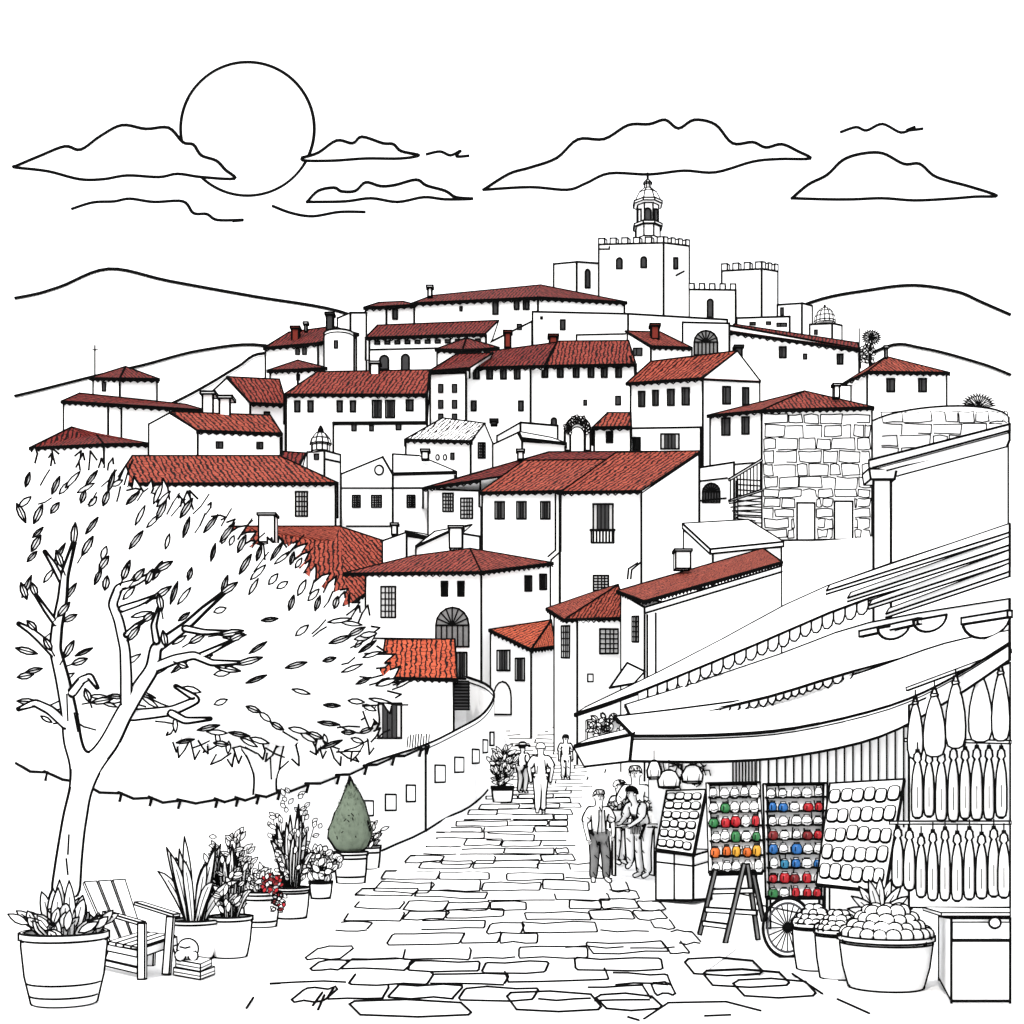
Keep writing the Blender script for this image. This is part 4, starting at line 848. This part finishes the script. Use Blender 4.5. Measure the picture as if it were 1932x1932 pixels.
VL=smooth([(1190,1436,22),(1350,1437,20),(1500,1426,18),(1660,1390,15.4),(1790,1322,13.4),(1905,1245,12)],4)
m=M(); A=[P(x,y+1,D-.02) for x,y,D in FE];B=[P(x,y,D-.03) for x,y,D in VL]; n=len(A)
V=A+B; m.shape(V,[[i,i+1,n+i+1,n+i] for i in range(n-1)],'white',w=2.4,sil=False,crease=60)
m.line([p+(q-p)*.12+Ve((0,-.01,0)) for p,q in zip(A,B)],1.4); m.build('valance',fa,fa.location)
m=M(); slab(m,[P(1085,1410,25),P(1195,1386,22.02),P(1190,1436,22.02),P(1105,1446,24.6)],.02,w=2); m.build('side_flap',fa,fa.location)
m=M(); slab(m,[P(1085,1408,25),P(1115,1395,26),P(1215,1370,23.6),P(1196,1386,22.05)],.02,w=1.8); m.build('side_canvas',fa,fa.location)
m=M(); D=27
slab(m,[P(1108,1398,D),P(1222,1390,D),P(1222,1352,D),P(1108,1358,D)],.5,w=1.2,direction=Ve((0,-1,0)))
for _ in range(60): leaf(m,P(U(1112,1220),U(1350,1392),D-.1),Ve((U(-1,1),0,U(-1,1))),16*D/F,8*D/F,w=1.0,vein=False)
m.build('produce_crate',None,P(1165,1395,D),'crate heaped with leafy produce at the far end of the awnings','crate')
m=M(); a=P(1430,1400,19.5);b=P(1715,1370,15.5)
V=[Ve((a.x,a.y,0)),Ve((b.x,b.y,0)),b,a]; slab(m,V,.05,w=1.7,direction=Ve((0,-1,0))); t,n=wframe(a,b)
for i in range(18):
    x=1436+i*16; m.line([onwall(a,t,x,1392-i*1.3)+n*.02,onwall(a,t,x,1560)+n*.02],1.5)
m.build('plank_wall',None,Ve((a.x,a.y,0)),'vertical plank wall behind the jar racks','wall')
m=M(); a=P(1225,1436,26);b=P(1440,1420,20.5); slab(m,[Ve((a.x,a.y,0)),Ve((b.x,b.y,0)),b,a],.05,w=1.5,direction=Ve((0,-1,0))); t,n=wframe(a,b)
for i in range(9): m.line([onwall(a,t,1385+i*6,1430)+n*.02,onwall(a,t,1385+i*6,1500)+n*.02],1.4)
for i in range(44):
    x,y=U(1225,1330),U(1434,1484); m.line([onwall(a,t,x,y)+n*.03,onwall(a,t,x+U(6,18),y+U(-8,8))+n*.03,onwall(a,t,x+U(6,18),y+U(2,14))+n*.03],1.2)
m.build('plank_wall',None,Ve((a.x,a.y,0)),'rear wall of the market left of the jar racks','wall')
for x,y,rx,lb in ((1262,1468,20,'left'),(1306,1458,19,'middle'),(1234,1450,12,'far')):
    m=M(); D=20.9; s=D/F; c=P(x,y,D); lathe(m,c,[(3*s,14*s),(rx*.6*s,10*s),(rx*s,-4*s),(rx*.9*s,-16*s),(rx*.5*s,-18*s)],14,'white',w=1.4); m.line([c+Ve((0,0,14*s)),c+Ve((0,0,34*s))],1.0)
    for q in range(-2,3): m.line([c+Ve((q*rx*.3*s,-rx*.75*s,-3*s)),c+Ve((q*rx*.28*s,-rx*.78*s,-14*s))],.9)
    m.build('hanging_pan',None,c,{'left':'pale pan hanging under the awning behind the vendors','middle':'pale pan hanging under the awning nearest the jar ladder','far':'smallest pan hanging furthest left under the awning'}[lb],'pan')
def grid(Q,u,v): return Q[0].lerp(Q[1],u).lerp(Q[3].lerp(Q[2],u),v)
def packets(Q,nu,nv,label,group,mg=.05):
    n=(Q[1]-Q[0]).cross(Q[3]-Q[0]).normalized(); n=n if n.y<0 else -n
    for j in range(nv):
        for i in range(nu):
            jx,jy=U(-.008,.008),U(-.012,.012)
            u0,u1=mg+(1-2*mg)*i/nu+jx,mg+(1-2*mg)*(i+U(.86,.98))/nu+jx; v0,v1=.05+.93*j/nv+jy,.05+.93*(j+U(.62,.72))/nv+jy
            cs=[]
            for cu,cv,su_,sv in ((u0,v0,1,1),(u1,v0,-1,1),(u1,v1,-1,-1),(u0,v1,1,-1)):
                du=(u1-u0)*.3*su_;dv=(v1-v0)*.34*sv
                pr=[(cu+du,cv),(cu+du*.25,cv+dv*.25),(cu,cv+dv)]
                if su_*sv>0: pr=pr[::-1]
                cs+=pr
            V=[grid(Q,a,b)+n*.025 for a,b in cs]; m=M(); slab(m,V,.02,w=1.25,direction=n)
            m.build('packet',None,V[0],label,'packet',group)
def rackboard(Q,mt,name,par=None,org=None,shelves=0,**k):
    m=M(); n=(Q[1]-Q[0]).cross(Q[3]-Q[0]).normalized(); n=n if n.y<0 else -n
    slab(m,Q,.03,mt,w=1.8,direction=n)
    if shelves:
        for j in range(shelves+1): 
            v=j/shelves; a,b=grid(Q,0,v),grid(Q,1,v); beam(m,a+n*.045,b+n*.045,.09,.012,'white',lw=1.0)
            if j<shelves:
                for q in range(9):
                    x=U(.03,.97); m.line([grid(Q,x,v+.02)+n*.006,grid(Q,x+U(-.03,.03),v+U(.5,.95)/shelves)+n*.006],U(.7,1.4))
        for u in (0,1): beam(m,grid(Q,u,0)+n*.03,grid(Q,u,1)+n*.03,.04,.03,'white',lw=1.5)
    return m.build(name,par,org,**k),n
QA=[P(1238,1602,20),P(1308,1612,19.4),P(1332,1490,20.6),P(1258,1492,21.2)]
m=M(); block(m,[(1238,1606,20.1),(1308,1614,19.5),(1342,1604,20.3)],bot=1698,w=1.9)
st_=root('display_stand','white display cart with sloped packet board near the vest man','stand',Ve((P(1300,0,19.8).x,19.8,0))); m.line([P(1272,1612,19.7),P(1272,1700,19.7)],1.5); m.line([P(1238,1626,20.0),P(1308,1634,19.4),P(1342,1624,20.2)],1.6); m.build('cabinet',st_,st_.location)
rackboard(QA,'white','sloped_board',st_,st_.location); packets(QA,4,6,'white packet on the sloped board of the display cart','packets on the display cart')
el=root('ladder_rack','slim-legged stepladder rack filled with small coloured jars','rack',G(1380,1775)); o=el.location
QB=[P(1340,1648,15.2),P(1438,1646,15.2),P(1430,1480,15.9),P(1335,1482,15.9)]
rackboard(QB,'white','shelf_panel',el,o,6)
for a,b in (((1350,1640,15.1),(1320,1762,15.3)),((1404,1630,14.9),(1368,1780,14.7)),((1410,1630,15.0),(1430,1772,15.0)),((1420,1640,15.5),(1440,1735,16.3))):
    m=M(); beam(m,P(*a),P(*b),.04,.04,'grey',lw=1.4); m.build('leg',el,o)
for a,b in (((1342,1682,15.2),(1422,1680,14.95)),((1332,1716,15.2),(1428,1722,14.9)),((1328,1742,15.2),(1376,1748,14.8))):
    m=M(); beam(m,P(*a),P(*b),.03,.05,'white',lw=1.5); m.build('rung',el,o)
def jar(c,r,h,mt,label,group):
    m=M(); sh=rnd()
    pf=[(r*.8,0),(r,h*.14),(r,h*.62),(r*.7,h*.82),(r*.5,h*.86)] if sh<.5 else [(r*.6,0),(r*.95,h*.2),(r*1.02,h*.45),(r*.8,h*.72),(r*.48,h*.84)]
    lathe(m,c,pf,12,mt,w=.8,crease=60); lathe(m,c+Ve((0,0,h*.86)),[(r*.5,0),(r*.5,h*.14)],8,'white' if rnd()<.6 else 'dark',w=.7)
    if mt!='white': m.line([c+Ve((-r*.5,-r*.9,h*.25)),c+Ve((-r*.45,-r*.92,h*.6))],.8)
    else: m.line([c+Ve((-r*.7,-r*.75,h*.3)),c+Ve((0,-r*1.01,h*.25)),c+Ve((r*.7,-r*.75,h*.35))],.9)
    m.build('jar',None,c,label,'jar',group)
def jars(Q,n,rowsc,where,k,hs):
    nr=len(rowsc)
    for j,row in enumerate(rowsc):
        for i,cn in enumerate(row):
            if cn=='-': continue
            mt={'w':'white','r':'red','d':'darkred','g':'green','o':'orange','y':'yellow','b':'blue','t':'teal'}[cn]
            sc=U(.8,1.12); c=grid(Q,(i+.5+U(-.1,.1))/len(row),1-(j+1)/nr)+n*U(.045,.06)+Ve((0,0,.01))
            jar(c,k*sc,hs*U(.84,1.06),mt,'%s jar on %s'%({'white':'clear white','darkred':'dark red'}.get(mt,mt),where),'%s jars on %s'%({'darkred':'dark red'}.get(mt,mt),where))
nB=Ve((0,-1,0)); jars(QB,nB,['wwwww','wgwww','grrwr','wwgwg','ooyoy','wwwww'],'the ladder rack',.049,.138)
QC=[P(1447,1694,16.2),P(1552,1694,16.2),P(1556,1480,16.8),P(1442,1482,16.8)]
rk=root('jar_rack','tall jar rack between the ladder rack and the white packet board','rack',Ve((P(1500,0,16.2).x,16.2,0))); rackboard(QC,'white','shelf_panel',rk,rk.location,8)
for x in (1450,1549):
    m=M(); beam(m,Ve((P(x,0,16.3).x,16.3,0)),P(x,1694,16.3),.04,.04,'white'); m.build('leg',rk,rk.location)
jars(QC,nB,['wwwww','bbwrr','wwwww','dwwdr','bwbww','wtbwb','rrdrw','gwrrr'],'the tall rack',.053,.132)
QD=[P(1540,1668,15.0),P(1670,1682,14.6),P(1706,1470,15.4),P(1566,1478,15.8)]
rd_=root('display_board','tilted white display board with rows of rounded packets left of the hams','stand',Ve((P(1610,0,15).x,15,0))); rackboard(QD,'white','sloped_board',rd_,rd_.location)
for x,D in ((1560,15.4),(1668,15.0)):
    m=M(); beam(m,Ve((P(x,0,D).x,D,0)),P(x,1672,D),.05,.05); m.build('prop',rd_,rd_.location)
packets(QD,6,5,'white rounded packet on the tilted board left of the hams','packets on the tilted board',.03)
wc=P(1486,1750,13.6); s=13.6/F; wh=root('cart_wheel','black spoked cart wheel behind the produce baskets','wheel',Ve((wc.x,wc.y,0)))
def ringm(m,c,R,r,mt,seg=40):
    V=[];Fs=[]
    for i in range(seg):
        a=2*math.pi*i/seg
        for j in range(6): b=2*math.pi*j/6; V.append(c+Ve(((R+r*math.cos(b))*math.cos(a)*.85,r*math.sin(b)+.25*(R+r*math.cos(b))*math.cos(a)*.5,(R+r*math.cos(b))*math.sin(a))))
    for i in range(seg):
        for j in range(6): Fs.append([i*6+j,((i+1)%seg)*6+j,((i+1)%seg)*6+(j+1)%6,i*6+(j+1)%6])
    m.shape(V,Fs,mt,ink=False,smooth=True)
m=M(); ringm(m,wc,56*s,3.6*s,'ink'); m.build('tyre',wh,wh.location)
m=M(); ringm(m,wc,46*s,2.4*s,'charcoal'); m.build('rim',wh,wh.location)
m=M()
for i in range(20):
    a=2*math.pi*i/20; m.line([wc,wc+Ve((46*s*.85*math.cos(a),.25*46*s*math.cos(a)*.5,46*s*math.sin(a)))],1.1)
m.build('spokes',wh,wh.location)
m=M(); ball(m,wc,7*s,'ink'); m.build('hub',wh,wh.location)
def basket(cx,rt,rb,wt,wb,label,fr,flabel,fgroup):
    D=Dg(rb-4); s=D/F; c=Ve(((cx-CX)*s,D+wb*.5*s,0)); s=c.y/F; h=(rb-rt)*s
    r=root('produce_tub',label,'tub',c); m=M(); lathe(m,c,potprof(wt,wb,h,s)[:7]+[(wt*.46*s,h*.97)],28,w=1.6,crease=48); 
    rr=wt*.5*s*1.0; m.line([c+Ve((rr*math.cos(a*math.pi/16),-rr*math.sin(a*math.pi/16),h*.86)) for a in range(17)],1.6)
    m.build('tub',r,c)
    top=c+Ve((0,0,h*.96))
    for layer in range(4):
        R=(wt*.42-layer*fr*1.05)*s
        if R<=0: break
        k=max(1,int(2*math.pi*R/(fr*1.75*s)))
        for i in range(k):
            a=2*math.pi*i/k+layer*.4
            if math.sin(a)>.55 and layer<3: continue
            p=top+Ve((R*math.cos(a),R*math.sin(a),(fr*.6+layer*fr*1.05)*s+U(-.1,.1)*fr*s)); m=M(); q=fr*U(.9,1.12)*s
            ball(m,p,q,w=1.25,seg=14,rings=9,sq=(U(.9,1.15),1,U(.8,1))); m.build('potato' if fr>9 else 'fruit',None,p,flabel,'vegetable',fgroup)
    m=M(); ball(m,top,wt*.40*s,'white',ink=False,sq=(1,1,.45)); m.build('filling',r,c)
basket(1690,1778,1876,172,136,'largest round tub heaped with pale potatoes beside the counter',13,'pale round potato heaped in the largest tub','potatoes in the largest tub')
basket(1590,1760,1853,86,66,'middle produce tub tucked behind the largest tub',8,'small pale fruit heaped in the middle tub','fruit in the middle tub')
basket(1543,1748,1836,80,62,'leftmost produce tub in front of the cart wheel',8,'small pale fruit heaped in the leftmost tub','fruit in the leftmost tub')
m=M(); b=P(1660,1735,12.6)
for k in range(9):
    a=math.pi*(k+.5)/9; s=12.6/F; blade(m,b,P(1660+62*math.cos(a),1735-72*abs(math.sin(a))-8,12.6+U(-.3,.1)),20*s,Ve((0,0,8*s)),w=1.5)
m.build('leafy_plant',None,b,'broad-leaved plant rising between the tubs and the tilted board','plant')
cr=root('counter','white wooden counter with a round-knobbed drawer at the right edge','counter',Ve((P(1840,0,11.2).x,11.2,0))); o=cr.location
m=M(); block(m,[(1772,1728,12.0),(1795,1732,10.75),(1906,1732,10.75)],w=2.0); m.line([Ve((P(1772,0,12.0).x,12.0,.012)),Ve((P(1795,0,10.74).x,10.74,.012)),Ve((P(1906,0,10.74).x,10.74,.012))],2.0); m.build('cabinet',cr,o)
m=M(); slab(m,[P(1776,1722,10.65),P(1906,1722,10.65),P(1906,1714,12.2),P(1742,1712,12.2)],.025,w=1.3,direction=Ve((0,0,1))); m.build('top',cr,o)
m=M(); m.line([P(1795,1775,10.72),P(1906,1775,10.72)],1.8); slab(m,[P(1797,1772,10.745),P(1905,1772,10.745),P(1905,1740,10.745),P(1797,1740,10.745)],.02,w=1.0,direction=Ve((0,-1,0))); dr=m.build('drawer',cr,o)
m=M(); ball(m,P(1877,1741,10.68),9*10.7/F,w=1.6,seg=18,rings=10); m.build('knob',dr,o)
def ham(cx,y0,y1,w,D,label,group,shape,name):
    s=D/F; c=P(cx,y1,D); h=(y1-y0)*s; R=w/2*s
    m=M(); pr=[(.35,0),(.75,.03),(.97,.14),(1,.3),(.9,.5),(.66,.68),(.4,.82),(.25,.88),(.3,.91),(.18,.95),(.1,1)] if shape=='ham' else [(.3,0),(.75,.03),(.95,.12),(.95,.4),(.8,.62),(.5,.76),(.3,.82),(.62,.86),(.5,.93),(.15,.97),(.1,1)]
    lathe(m,c,[(R*a,h*b) for a,b in pr],16,w=1.5,crease=75)
    m.line([c+Ve((0,0,h)),c+Ve((0,0,h+14*s))],1.3); m.line([c+Ve((-R*.3,-R*.3,h*.88)),c+Ve((R*.3,-R*.3,h*.9))],1.4); m.line([c+Ve((-R*.25,-R*.3,h*.93)),c+Ve((R*.25,-R*.3,h*.93))],1.2)
    if shape!='ham': m.line([c+Ve((-R*.3,-R*.93,h*.15)),c+Ve((-R*.3,-R*.9,h*.45))],.9)
    m.build(name,None,c,label,'ham' if name=='ham' else 'sausage',group)
for cx,y0,y1,w,D,lb in ((1727,1316,1430,26,13.7,'smallest ham at the left end of the top hanging row'),(1763,1300,1426,38,13.4,'second ham from the left in the top hanging row'),(1803,1276,1410,34,13.1,'middle ham of the top hanging row'),(1850,1266,1398,40,12.8,'fourth ham from the left in the top hanging row'),(1888,1257,1396,30,12.5,'ham at the right edge of the top hanging row')):
    ham(cx,y0,y1,w,D,lb,None,'ham','ham')
for j,(ya,yb,xs,lb) in enumerate(((1412,1548,[1731,1753,1776,1799,1821,1843,1866,1889],'long pale sausage in the middle hanging row'),(1565,1700,[1694,1716,1738,1760,1783,1806,1829,1852,1875,1894],'long pale sausage in the lowest hanging row'))):
    for i,x in enumerate(xs):
        ham(x,ya+U(-6,10),yb+U(-10,2)-(18 if x<1730 else 0),18+U(-1,2),13.6-i*.08,lb,'sausages in the '+('middle' if j==0 else 'lowest')+' hanging row','s','sausage')
for a,b,lb in (((1708,1396,13.9),(1906,1400,12.9),'rail carrying the middle row of sausages'),((1680,1552,14.1),(1906,1552,12.9),'rail carrying the lowest row of sausages'),((1712,1300,13.9),(1906,1228,12.4),'sloping rail carrying the top row of hams')):
    m=M(); beam(m,P(*a),P(*b),.025,.03,lw=1.4); m.build('hanging_rail',None,P(*a),lb,'rail')
m=M(); slab(m,[P(1716,1712,14.3),P(1906,1712,13.6),P(1906,1250,13.6),P(1716,1330,14.3)],.03,w=1.7,direction=Ve((0,-1,0))); m.build('back_panel',None,P(1716,1712,14.3),'white panel behind the hanging hams and sausages','panel')
tb_=root('stall_table','small stall table beside the bending vendor','table',G(1190,1625)); m=M(); D=26
slab(m,[P(1150,1555,25.5),P(1245,1555,25.5),P(1248,1545,27),P(1155,1545,27)],.06,w=1.4,direction=Ve((0,0,1))); m.build('tabletop',tb_,tb_.location)
for x in (1158,1238): m=M(); beam(m,P(x,1559,25.7),Ve((P(x,0,25.7).x,25.7,0)),.06); m.build('leg',tb_,tb_.location)
for x,lb in ((1168,'round basket of greens on the stall table, left'),(1222,'round basket of greens on the stall table, right')):
    m=M(); D=26; s=D/F; c=P(x,1552,D); lathe(m,c,[(14*s,0),(19*s,20*s),(20*s,24*s)],16,w=1.3)
    for _ in range(22): leaf(m,c+Ve((U(-18,18)*s,U(-18,5)*s,(24+U(0,16))*s)),Ve((U(-1,1),0,U(0,1))),13*s,7*s,w=.9,vein=False)
    m.build('basket',None,c,lb,'basket')
pr=root('porch','white pillared porch roof in front of the round stone tower','porch',Ve((P(1665,1100,24).x,24,0))); o=pr.location
bk=-(Ve((.262,1,0)).normalized())
m=M(); slab(m,[P(1640,868,24),P(1905,800,20),P(1905,812,20),P(1648,882,24)],.5,w=2,direction=bk); m.build('roof_edge',pr,o)
m=M(); slab(m,[P(1650,884,24.1),P(1905,815,20.1),P(1905,830,20.1),P(1695,888,24.1)],.4,w=1.8,direction=bk); m.build('beam',pr,o)
m=M(); slab(m,[P(1643,904,24.0),P(1688,904,24.0),P(1692,884,24.0),P(1640,884,24.0)],.45,w=1.8,direction=Ve((0,-1,0))); m.build('capital',pr,o)
m=M(); block(m,[(1648,905,24.06),(1681,905,24.06)],depth=.35,bot=1340,w=2.0); m.build('column',pr,o)
# ================================================================ people
def person(label,cx,rf,rt,face=0,pose={},shirt='white',trou='white',hair='ink',extra=None,Dover=None,hat=False):
    D=Dover or Dg(rf); base=Ve(((cx-CX)*D/F,D,gz(D))); H=(rf-rt)*D/F; k=H/1.79
    J=dict(pel=(0,0,.95),wai=(0,0,1.10),che=(0,0,1.33),nec=(0,0,1.49),jaw=(0,-.01,1.57),hea=(0,0,1.66),top=(0,0,1.73),
      hl=(-.09,0,.9),kl=(-.10,-.02,.5),al=(-.10,.02,.09),tl=(-.12,-.14,.04),hr=(.09,0,.9),kr=(.10,-.02,.5),ar=(.10,.02,.09),tr=(.12,-.14,.04),
      sl=(-.18,0,1.42),el=(-.24,.03,1.14),wl=(-.25,-.04,.88),dl=(-.25,-.06,.80),sr=(.18,0,1.42),er=(.24,.03,1.14),wr=(.25,-.04,.88),dr=(.25,-.06,.80))
    J.update(pose); R=dict(pel=.125,wai=.115,che=.135,nec=.055,jaw=.07,hea=.092,top=.06,hl=.088,kl=.058,al=.038,tl=.035,hr=.088,kr=.058,ar=.038,tr=.035,sl=.06,el=.042,wl=.03,dl=.034,sr=.06,er=.042,wr=.03,dr=.034)
    rot=Matrix.Rotation(face,3,'Z')
    def wv(p): return base+rot@(Ve(p)*k)
    EE=[('pel','wai'),('wai','che'),('che','nec'),('nec','jaw'),('jaw','hea'),('hea','top'),('pel','hl'),('hl','kl'),('kl','al'),('al','tl'),('pel','hr'),('hr','kr'),('kr','ar'),('ar','tr'),('che','sl'),('sl','el'),('el','wl'),('wl','dl'),('che','sr'),('sr','er'),('er','wr'),('wr','dr')]
    def sk(names,add,lv=2,scale=1.0):
        ids={n:i for i,n in enumerate(names)}
        return skin([wv(J[n]) for n in names],[(ids[a],ids[b]) for a,b in EE if a in ids and b in ids],[(R[n]*scale+add)*k for n in names],lv)
    r=root('person',label,'person',base)
    m=M(); V,Fs=sk(list(R),0); m.shape(V,Fs,'white',crease=89,w=1.0,smooth=True)
    for sd,wn,dn in ((-1,'wl','dl'),(1,'wr','dr')):
        d=(Ve(J[dn])-Ve(J[wn])).normalized(); sd_=d.cross(Ve((0,1,.01))).normalized(); p0=Ve(J[dn])
        for i in range(4):
            a=p0+sd_*(i-1.5)*.019; L_=(.06,.072,.068,.052)[i]; b=a+d*(L_*.6)+Ve((0,-.008,0)); c=b+d*(L_*.5)+Ve((0,-.022,0))
            beam(m,wv(a),wv(b),.016*k,lw=.22); beam(m,wv(b),wv(c),.013*k,lw=.22)
        q=Ve(J[wn])+(Ve(J[dn])-Ve(J[wn]))*.5; beam(m,wv(q),wv(q+d*.05+Ve((-sd*.03,-.04,0))),.017*k,lw=.22)
    hd=Ve(J['hea'])
    for e in (-.034,.034):
        ball(m,wv(hd+Ve((e,-.086,.0))),.011*k,'ink',ink=False,seg=6,rings=4); m.line([wv(hd+Ve((e-.016,-.088,.024))),wv(hd+Ve((e+.016,-.088,.024)))],.5)
        ball(m,wv(hd+Ve((e*2.7,0,-.015))),.024*k,'white',w=.45,seg=8,rings=5)
    m.shape([wv(hd+Ve(q)) for q in ((0,-.092,.01),(-.014,-.088,-.035),(.014,-.088,-.035),(0,-.118,-.032))],[[0,1,3],[0,3,2],[1,2,3]],'white',w=.4)
    m.line([wv(hd+Ve((-.024,-.082,-.062))),wv(hd+Ve((.024,-.082,-.062)))],.6)
    m.build('body',r,base)
    m=M(); V,Fs=sk(['pel','hl','kl','al','hr','kr','ar'],.022); m.shape(V,Fs,trou,crease=89,w=1.15,smooth=True)
    for sd in 'lr':
        kn,hp,an=Ve(J['k'+sd]),Ve(J['h'+sd]),Ve(J['a'+sd])
        m.line([wv(kn+Ve((-.03,-.09,.04))),wv(kn+Ve((.03,-.088,-.02)))],.8); m.line([wv(hp+Ve((.0,-.122,-.08))),wv(hp.lerp(kn,.5)+Ve((.02,-.102,0)))],.7); m.line([wv(kn.lerp(an,.7)+Ve((-.03,-.066,0))),wv(kn.lerp(an,.85)+Ve((.02,-.062,0)))],.7)
    m.build('trousers',r,base)
    m=M(); V,Fs=sk(['che','wai','pel','sl','el','sr','er'],.032); m.shape(V,Fs,shirt,crease=89,w=1.2,smooth=True)
    for sd in 'lr':
        a_,b_=Ve(J['s'+sd]),Ve(J['e'+sd]); m.line([wv(a_.lerp(b_,.55)+Ve((-.03,-.085,0))),wv(a_.lerp(b_,.7)+Ve((.03,-.08,0)))],.7)
    if extra: extra(m,wv,J,k)
    m.build('shirt',r,base)
    m=M(); V=[];Fs=[]
    for i in range(6):
        t=math.pi*.58*i/5
        for q in range(14):
            a=2*math.pi*q/14; lift=.03 if math.sin(a)<0 else 0; j=U(.97,1.07)
            V.append(wv(hd+Ve((0,.012,.02))+Ve((.106*j*math.sin(t)*math.cos(a),.112*j*math.sin(t)*math.sin(a),.108*math.cos(t)+lift*t))))
    for i in range(5):
        for q in range(14): Fs.append([i*14+q,i*14+(q+1)%14,(i+1)*14+(q+1)%14,(i+1)*14+q])
    m.shape(V,Fs,hair,crease=89,w=1.0,smooth=True)
    if hair=='white':
        for q in range(8): x=-.085+q*.024; m.line([wv(hd+Ve((x,-.05,.13))),wv(hd+Ve((x*1.15+U(-.01,.01),-.12,.07+U(-.02,.01))))],.75)
    m.build('hair',r,base)
    if hat:
        m=M(); lathe(m,wv(hd+Ve((0,0,.07))),[(.26*k,0),(.25*k,.015*k),(.11*k,.03*k),(.10*k,.11*k),(.05*k,.13*k)],18,w=1.1); m.build('hat',r,base)
    return r
def vest(m,wv,J,k):
    for sx in (-.055,.055): m.line([wv((sx,-.178,1.40)),wv((sx*1.1,-.188,1.2)),wv((sx*1.6,-.178,.95))],1.3)
    for sx in (-.03,.03): m.line([wv((sx,-.12,1.46)),wv((0,-.184,1.36))],1.0)
    m.line([wv((0,-.184,1.36)),wv((0,-.178,.97))],.8)
def stripes(m,wv,J,k):
    w0,p0=Ve(J['wai']),Ve(J['pel'])
    for i in range(7): x=-.11+i*.036; m.line([wv(Ve((x*.8,-.165,0))+Ve((w0.x,w0.y,w0.z+.1))),wv(Ve((x*1.3,-.185,0))+Ve((p0.x,p0.y,p0.z-.12)))],.9)
person('man in open vest and dark trousers standing alone in front of the market',1130,1666,1490,.25,shirt='white',trou='grey',hair='white',pose=dict(kl=(-.10,-.04,.5),al=(-.11,.02,.09),tl=(-.15,-.12,.04),ar=(.13,-.06,.09),tr=(.17,-.2,.04),kr=(.12,-.08,.5),el=(-.27,.04,1.15),wl=(-.24,-.06,.9),dl=(-.23,-.09,.82),er=(.29,.04,1.16),wr=(.25,-.12,.95),dr=(.22,-.16,.88)),extra=vest)
person('vendor in striped apron leaning over the stall table',1214,1657,1476,-.9,shirt='white',trou='white',hair='ink',pose=dict(wai=(0,-.05,1.1),che=(0,-.16,1.30),nec=(0,-.24,1.43),jaw=(0,-.29,1.50),hea=(0,-.31,1.58),top=(0,-.32,1.65),sl=(-.18,-.2,1.38),sr=(.18,-.2,1.38),el=(-.22,-.28,1.12),wl=(-.15,-.46,1.03),dl=(-.14,-.54,1.02),er=(.22,-.28,1.12),wr=(.15,-.46,1.0),dr=(.14,-.54,.98)),extra=stripes)
person('vendor with short hair standing tall behind the bending vendor',1199,1640,1445,-.3,hair='white',trou='white',pose=dict(el=(-.28,-.08,1.15),wl=(-.16,-.28,1.1),dl=(-.1,-.34,1.1)))
person('customer half hidden behind the vest man at the market',1168,1632,1472,.8,hair='white',trou='white',pose=dict(er=(.26,-.1,1.15),wr=(.2,-.3,1.1),dr=(.18,-.37,1.1)))
def loose(m,wv,J,k):
    m.line([wv((-.1,.18,1.35)),wv((-.12,.19,1.1))],1.0); m.line([wv((.08,.19,1.2)),wv((.1,.19,1.0))],.9)
person('walker in loose white clothes seen from behind going up the street',1020,1535,1402,math.pi,hair='white',pose=dict(kl=(-.06,-.1,.5),al=(-.07,-.05,.09),kr=(.07,-.02,.5),ar=(.08,.12,.1),tr=(.09,.0,.04),tl=(-.08,-.2,.04),el=(-.3,.02,1.16),er=(.3,.02,1.16)),extra=loose)
person('walker in a wide hat beside the shrub pot',986,1497,1404,2.6,hair='ink',shirt='white',trou='lightgrey',hat=True,pose=dict(kl=(-.09,-.1,.5),ar=(.1,.1,.1)))
person('farthest walker coming down the steps in the middle of the street',1067,1472,1387,0.1,hair='ink',shirt='white',trou='white',pose=dict(kl=(-.09,-.08,.5)))
# ================================================================ light and camera
sc=bpy.context.scene
w=bpy.data.worlds.new('World'); sc.world=w; w.use_nodes=True; nt=w.node_tree; bg=nt.nodes['Background']
EL,AZ=math.radians(48),math.radians(200)
sky=nt.nodes.new('ShaderNodeTexSky'); sky.sky_type='NISHITA'; sky.sun_disc=False; sky.sun_elevation=EL; sky.sun_rotation=AZ
nt.links.new(sky.outputs[0],bg.inputs['Color']); bg.inputs['Strength'].default_value=.05
b2=nt.nodes.new('ShaderNodeBackground'); b2.inputs['Color'].default_value=(1,.985,.965,1); b2.inputs['Strength'].default_value=1.75
ad=nt.nodes.new('ShaderNodeAddShader'); nt.links.new(bg.outputs[0],ad.inputs[0]); nt.links.new(b2.outputs[0],ad.inputs[1]); nt.links.new(ad.outputs[0],nt.nodes['World Output'].inputs['Surface'])
sl=bpy.data.lights.new('sunlight','SUN'); sl.energy=2.0; sl.angle=math.radians(.5); sl.color=(1,.97,.93); so=bpy.data.objects.new('sunlight',sl); col.objects.link(so)
dirv=Ve((math.sin(AZ)*math.cos(EL),math.cos(AZ)*math.cos(EL),math.sin(EL)))
so.rotation_euler=(-dirv).to_track_quat('-Z','Y').to_euler()
cam=bpy.data.cameras.new('camera'); co=bpy.data.objects.new('camera',cam); col.objects.link(co)
co.location=CAM; co.rotation_euler=(math.radians(90),0,0); cam.sensor_width=36; cam.lens=36*F/1932; cam.shift_y=(HZ-CX)/1932; cam.clip_end=20000; cam.clip_start=.1
sc.camera=co
sc.view_settings.view_transform='Standard'
try: sc.view_settings.look='None'
except Exception: pass
sc.view_settings.exposure=0
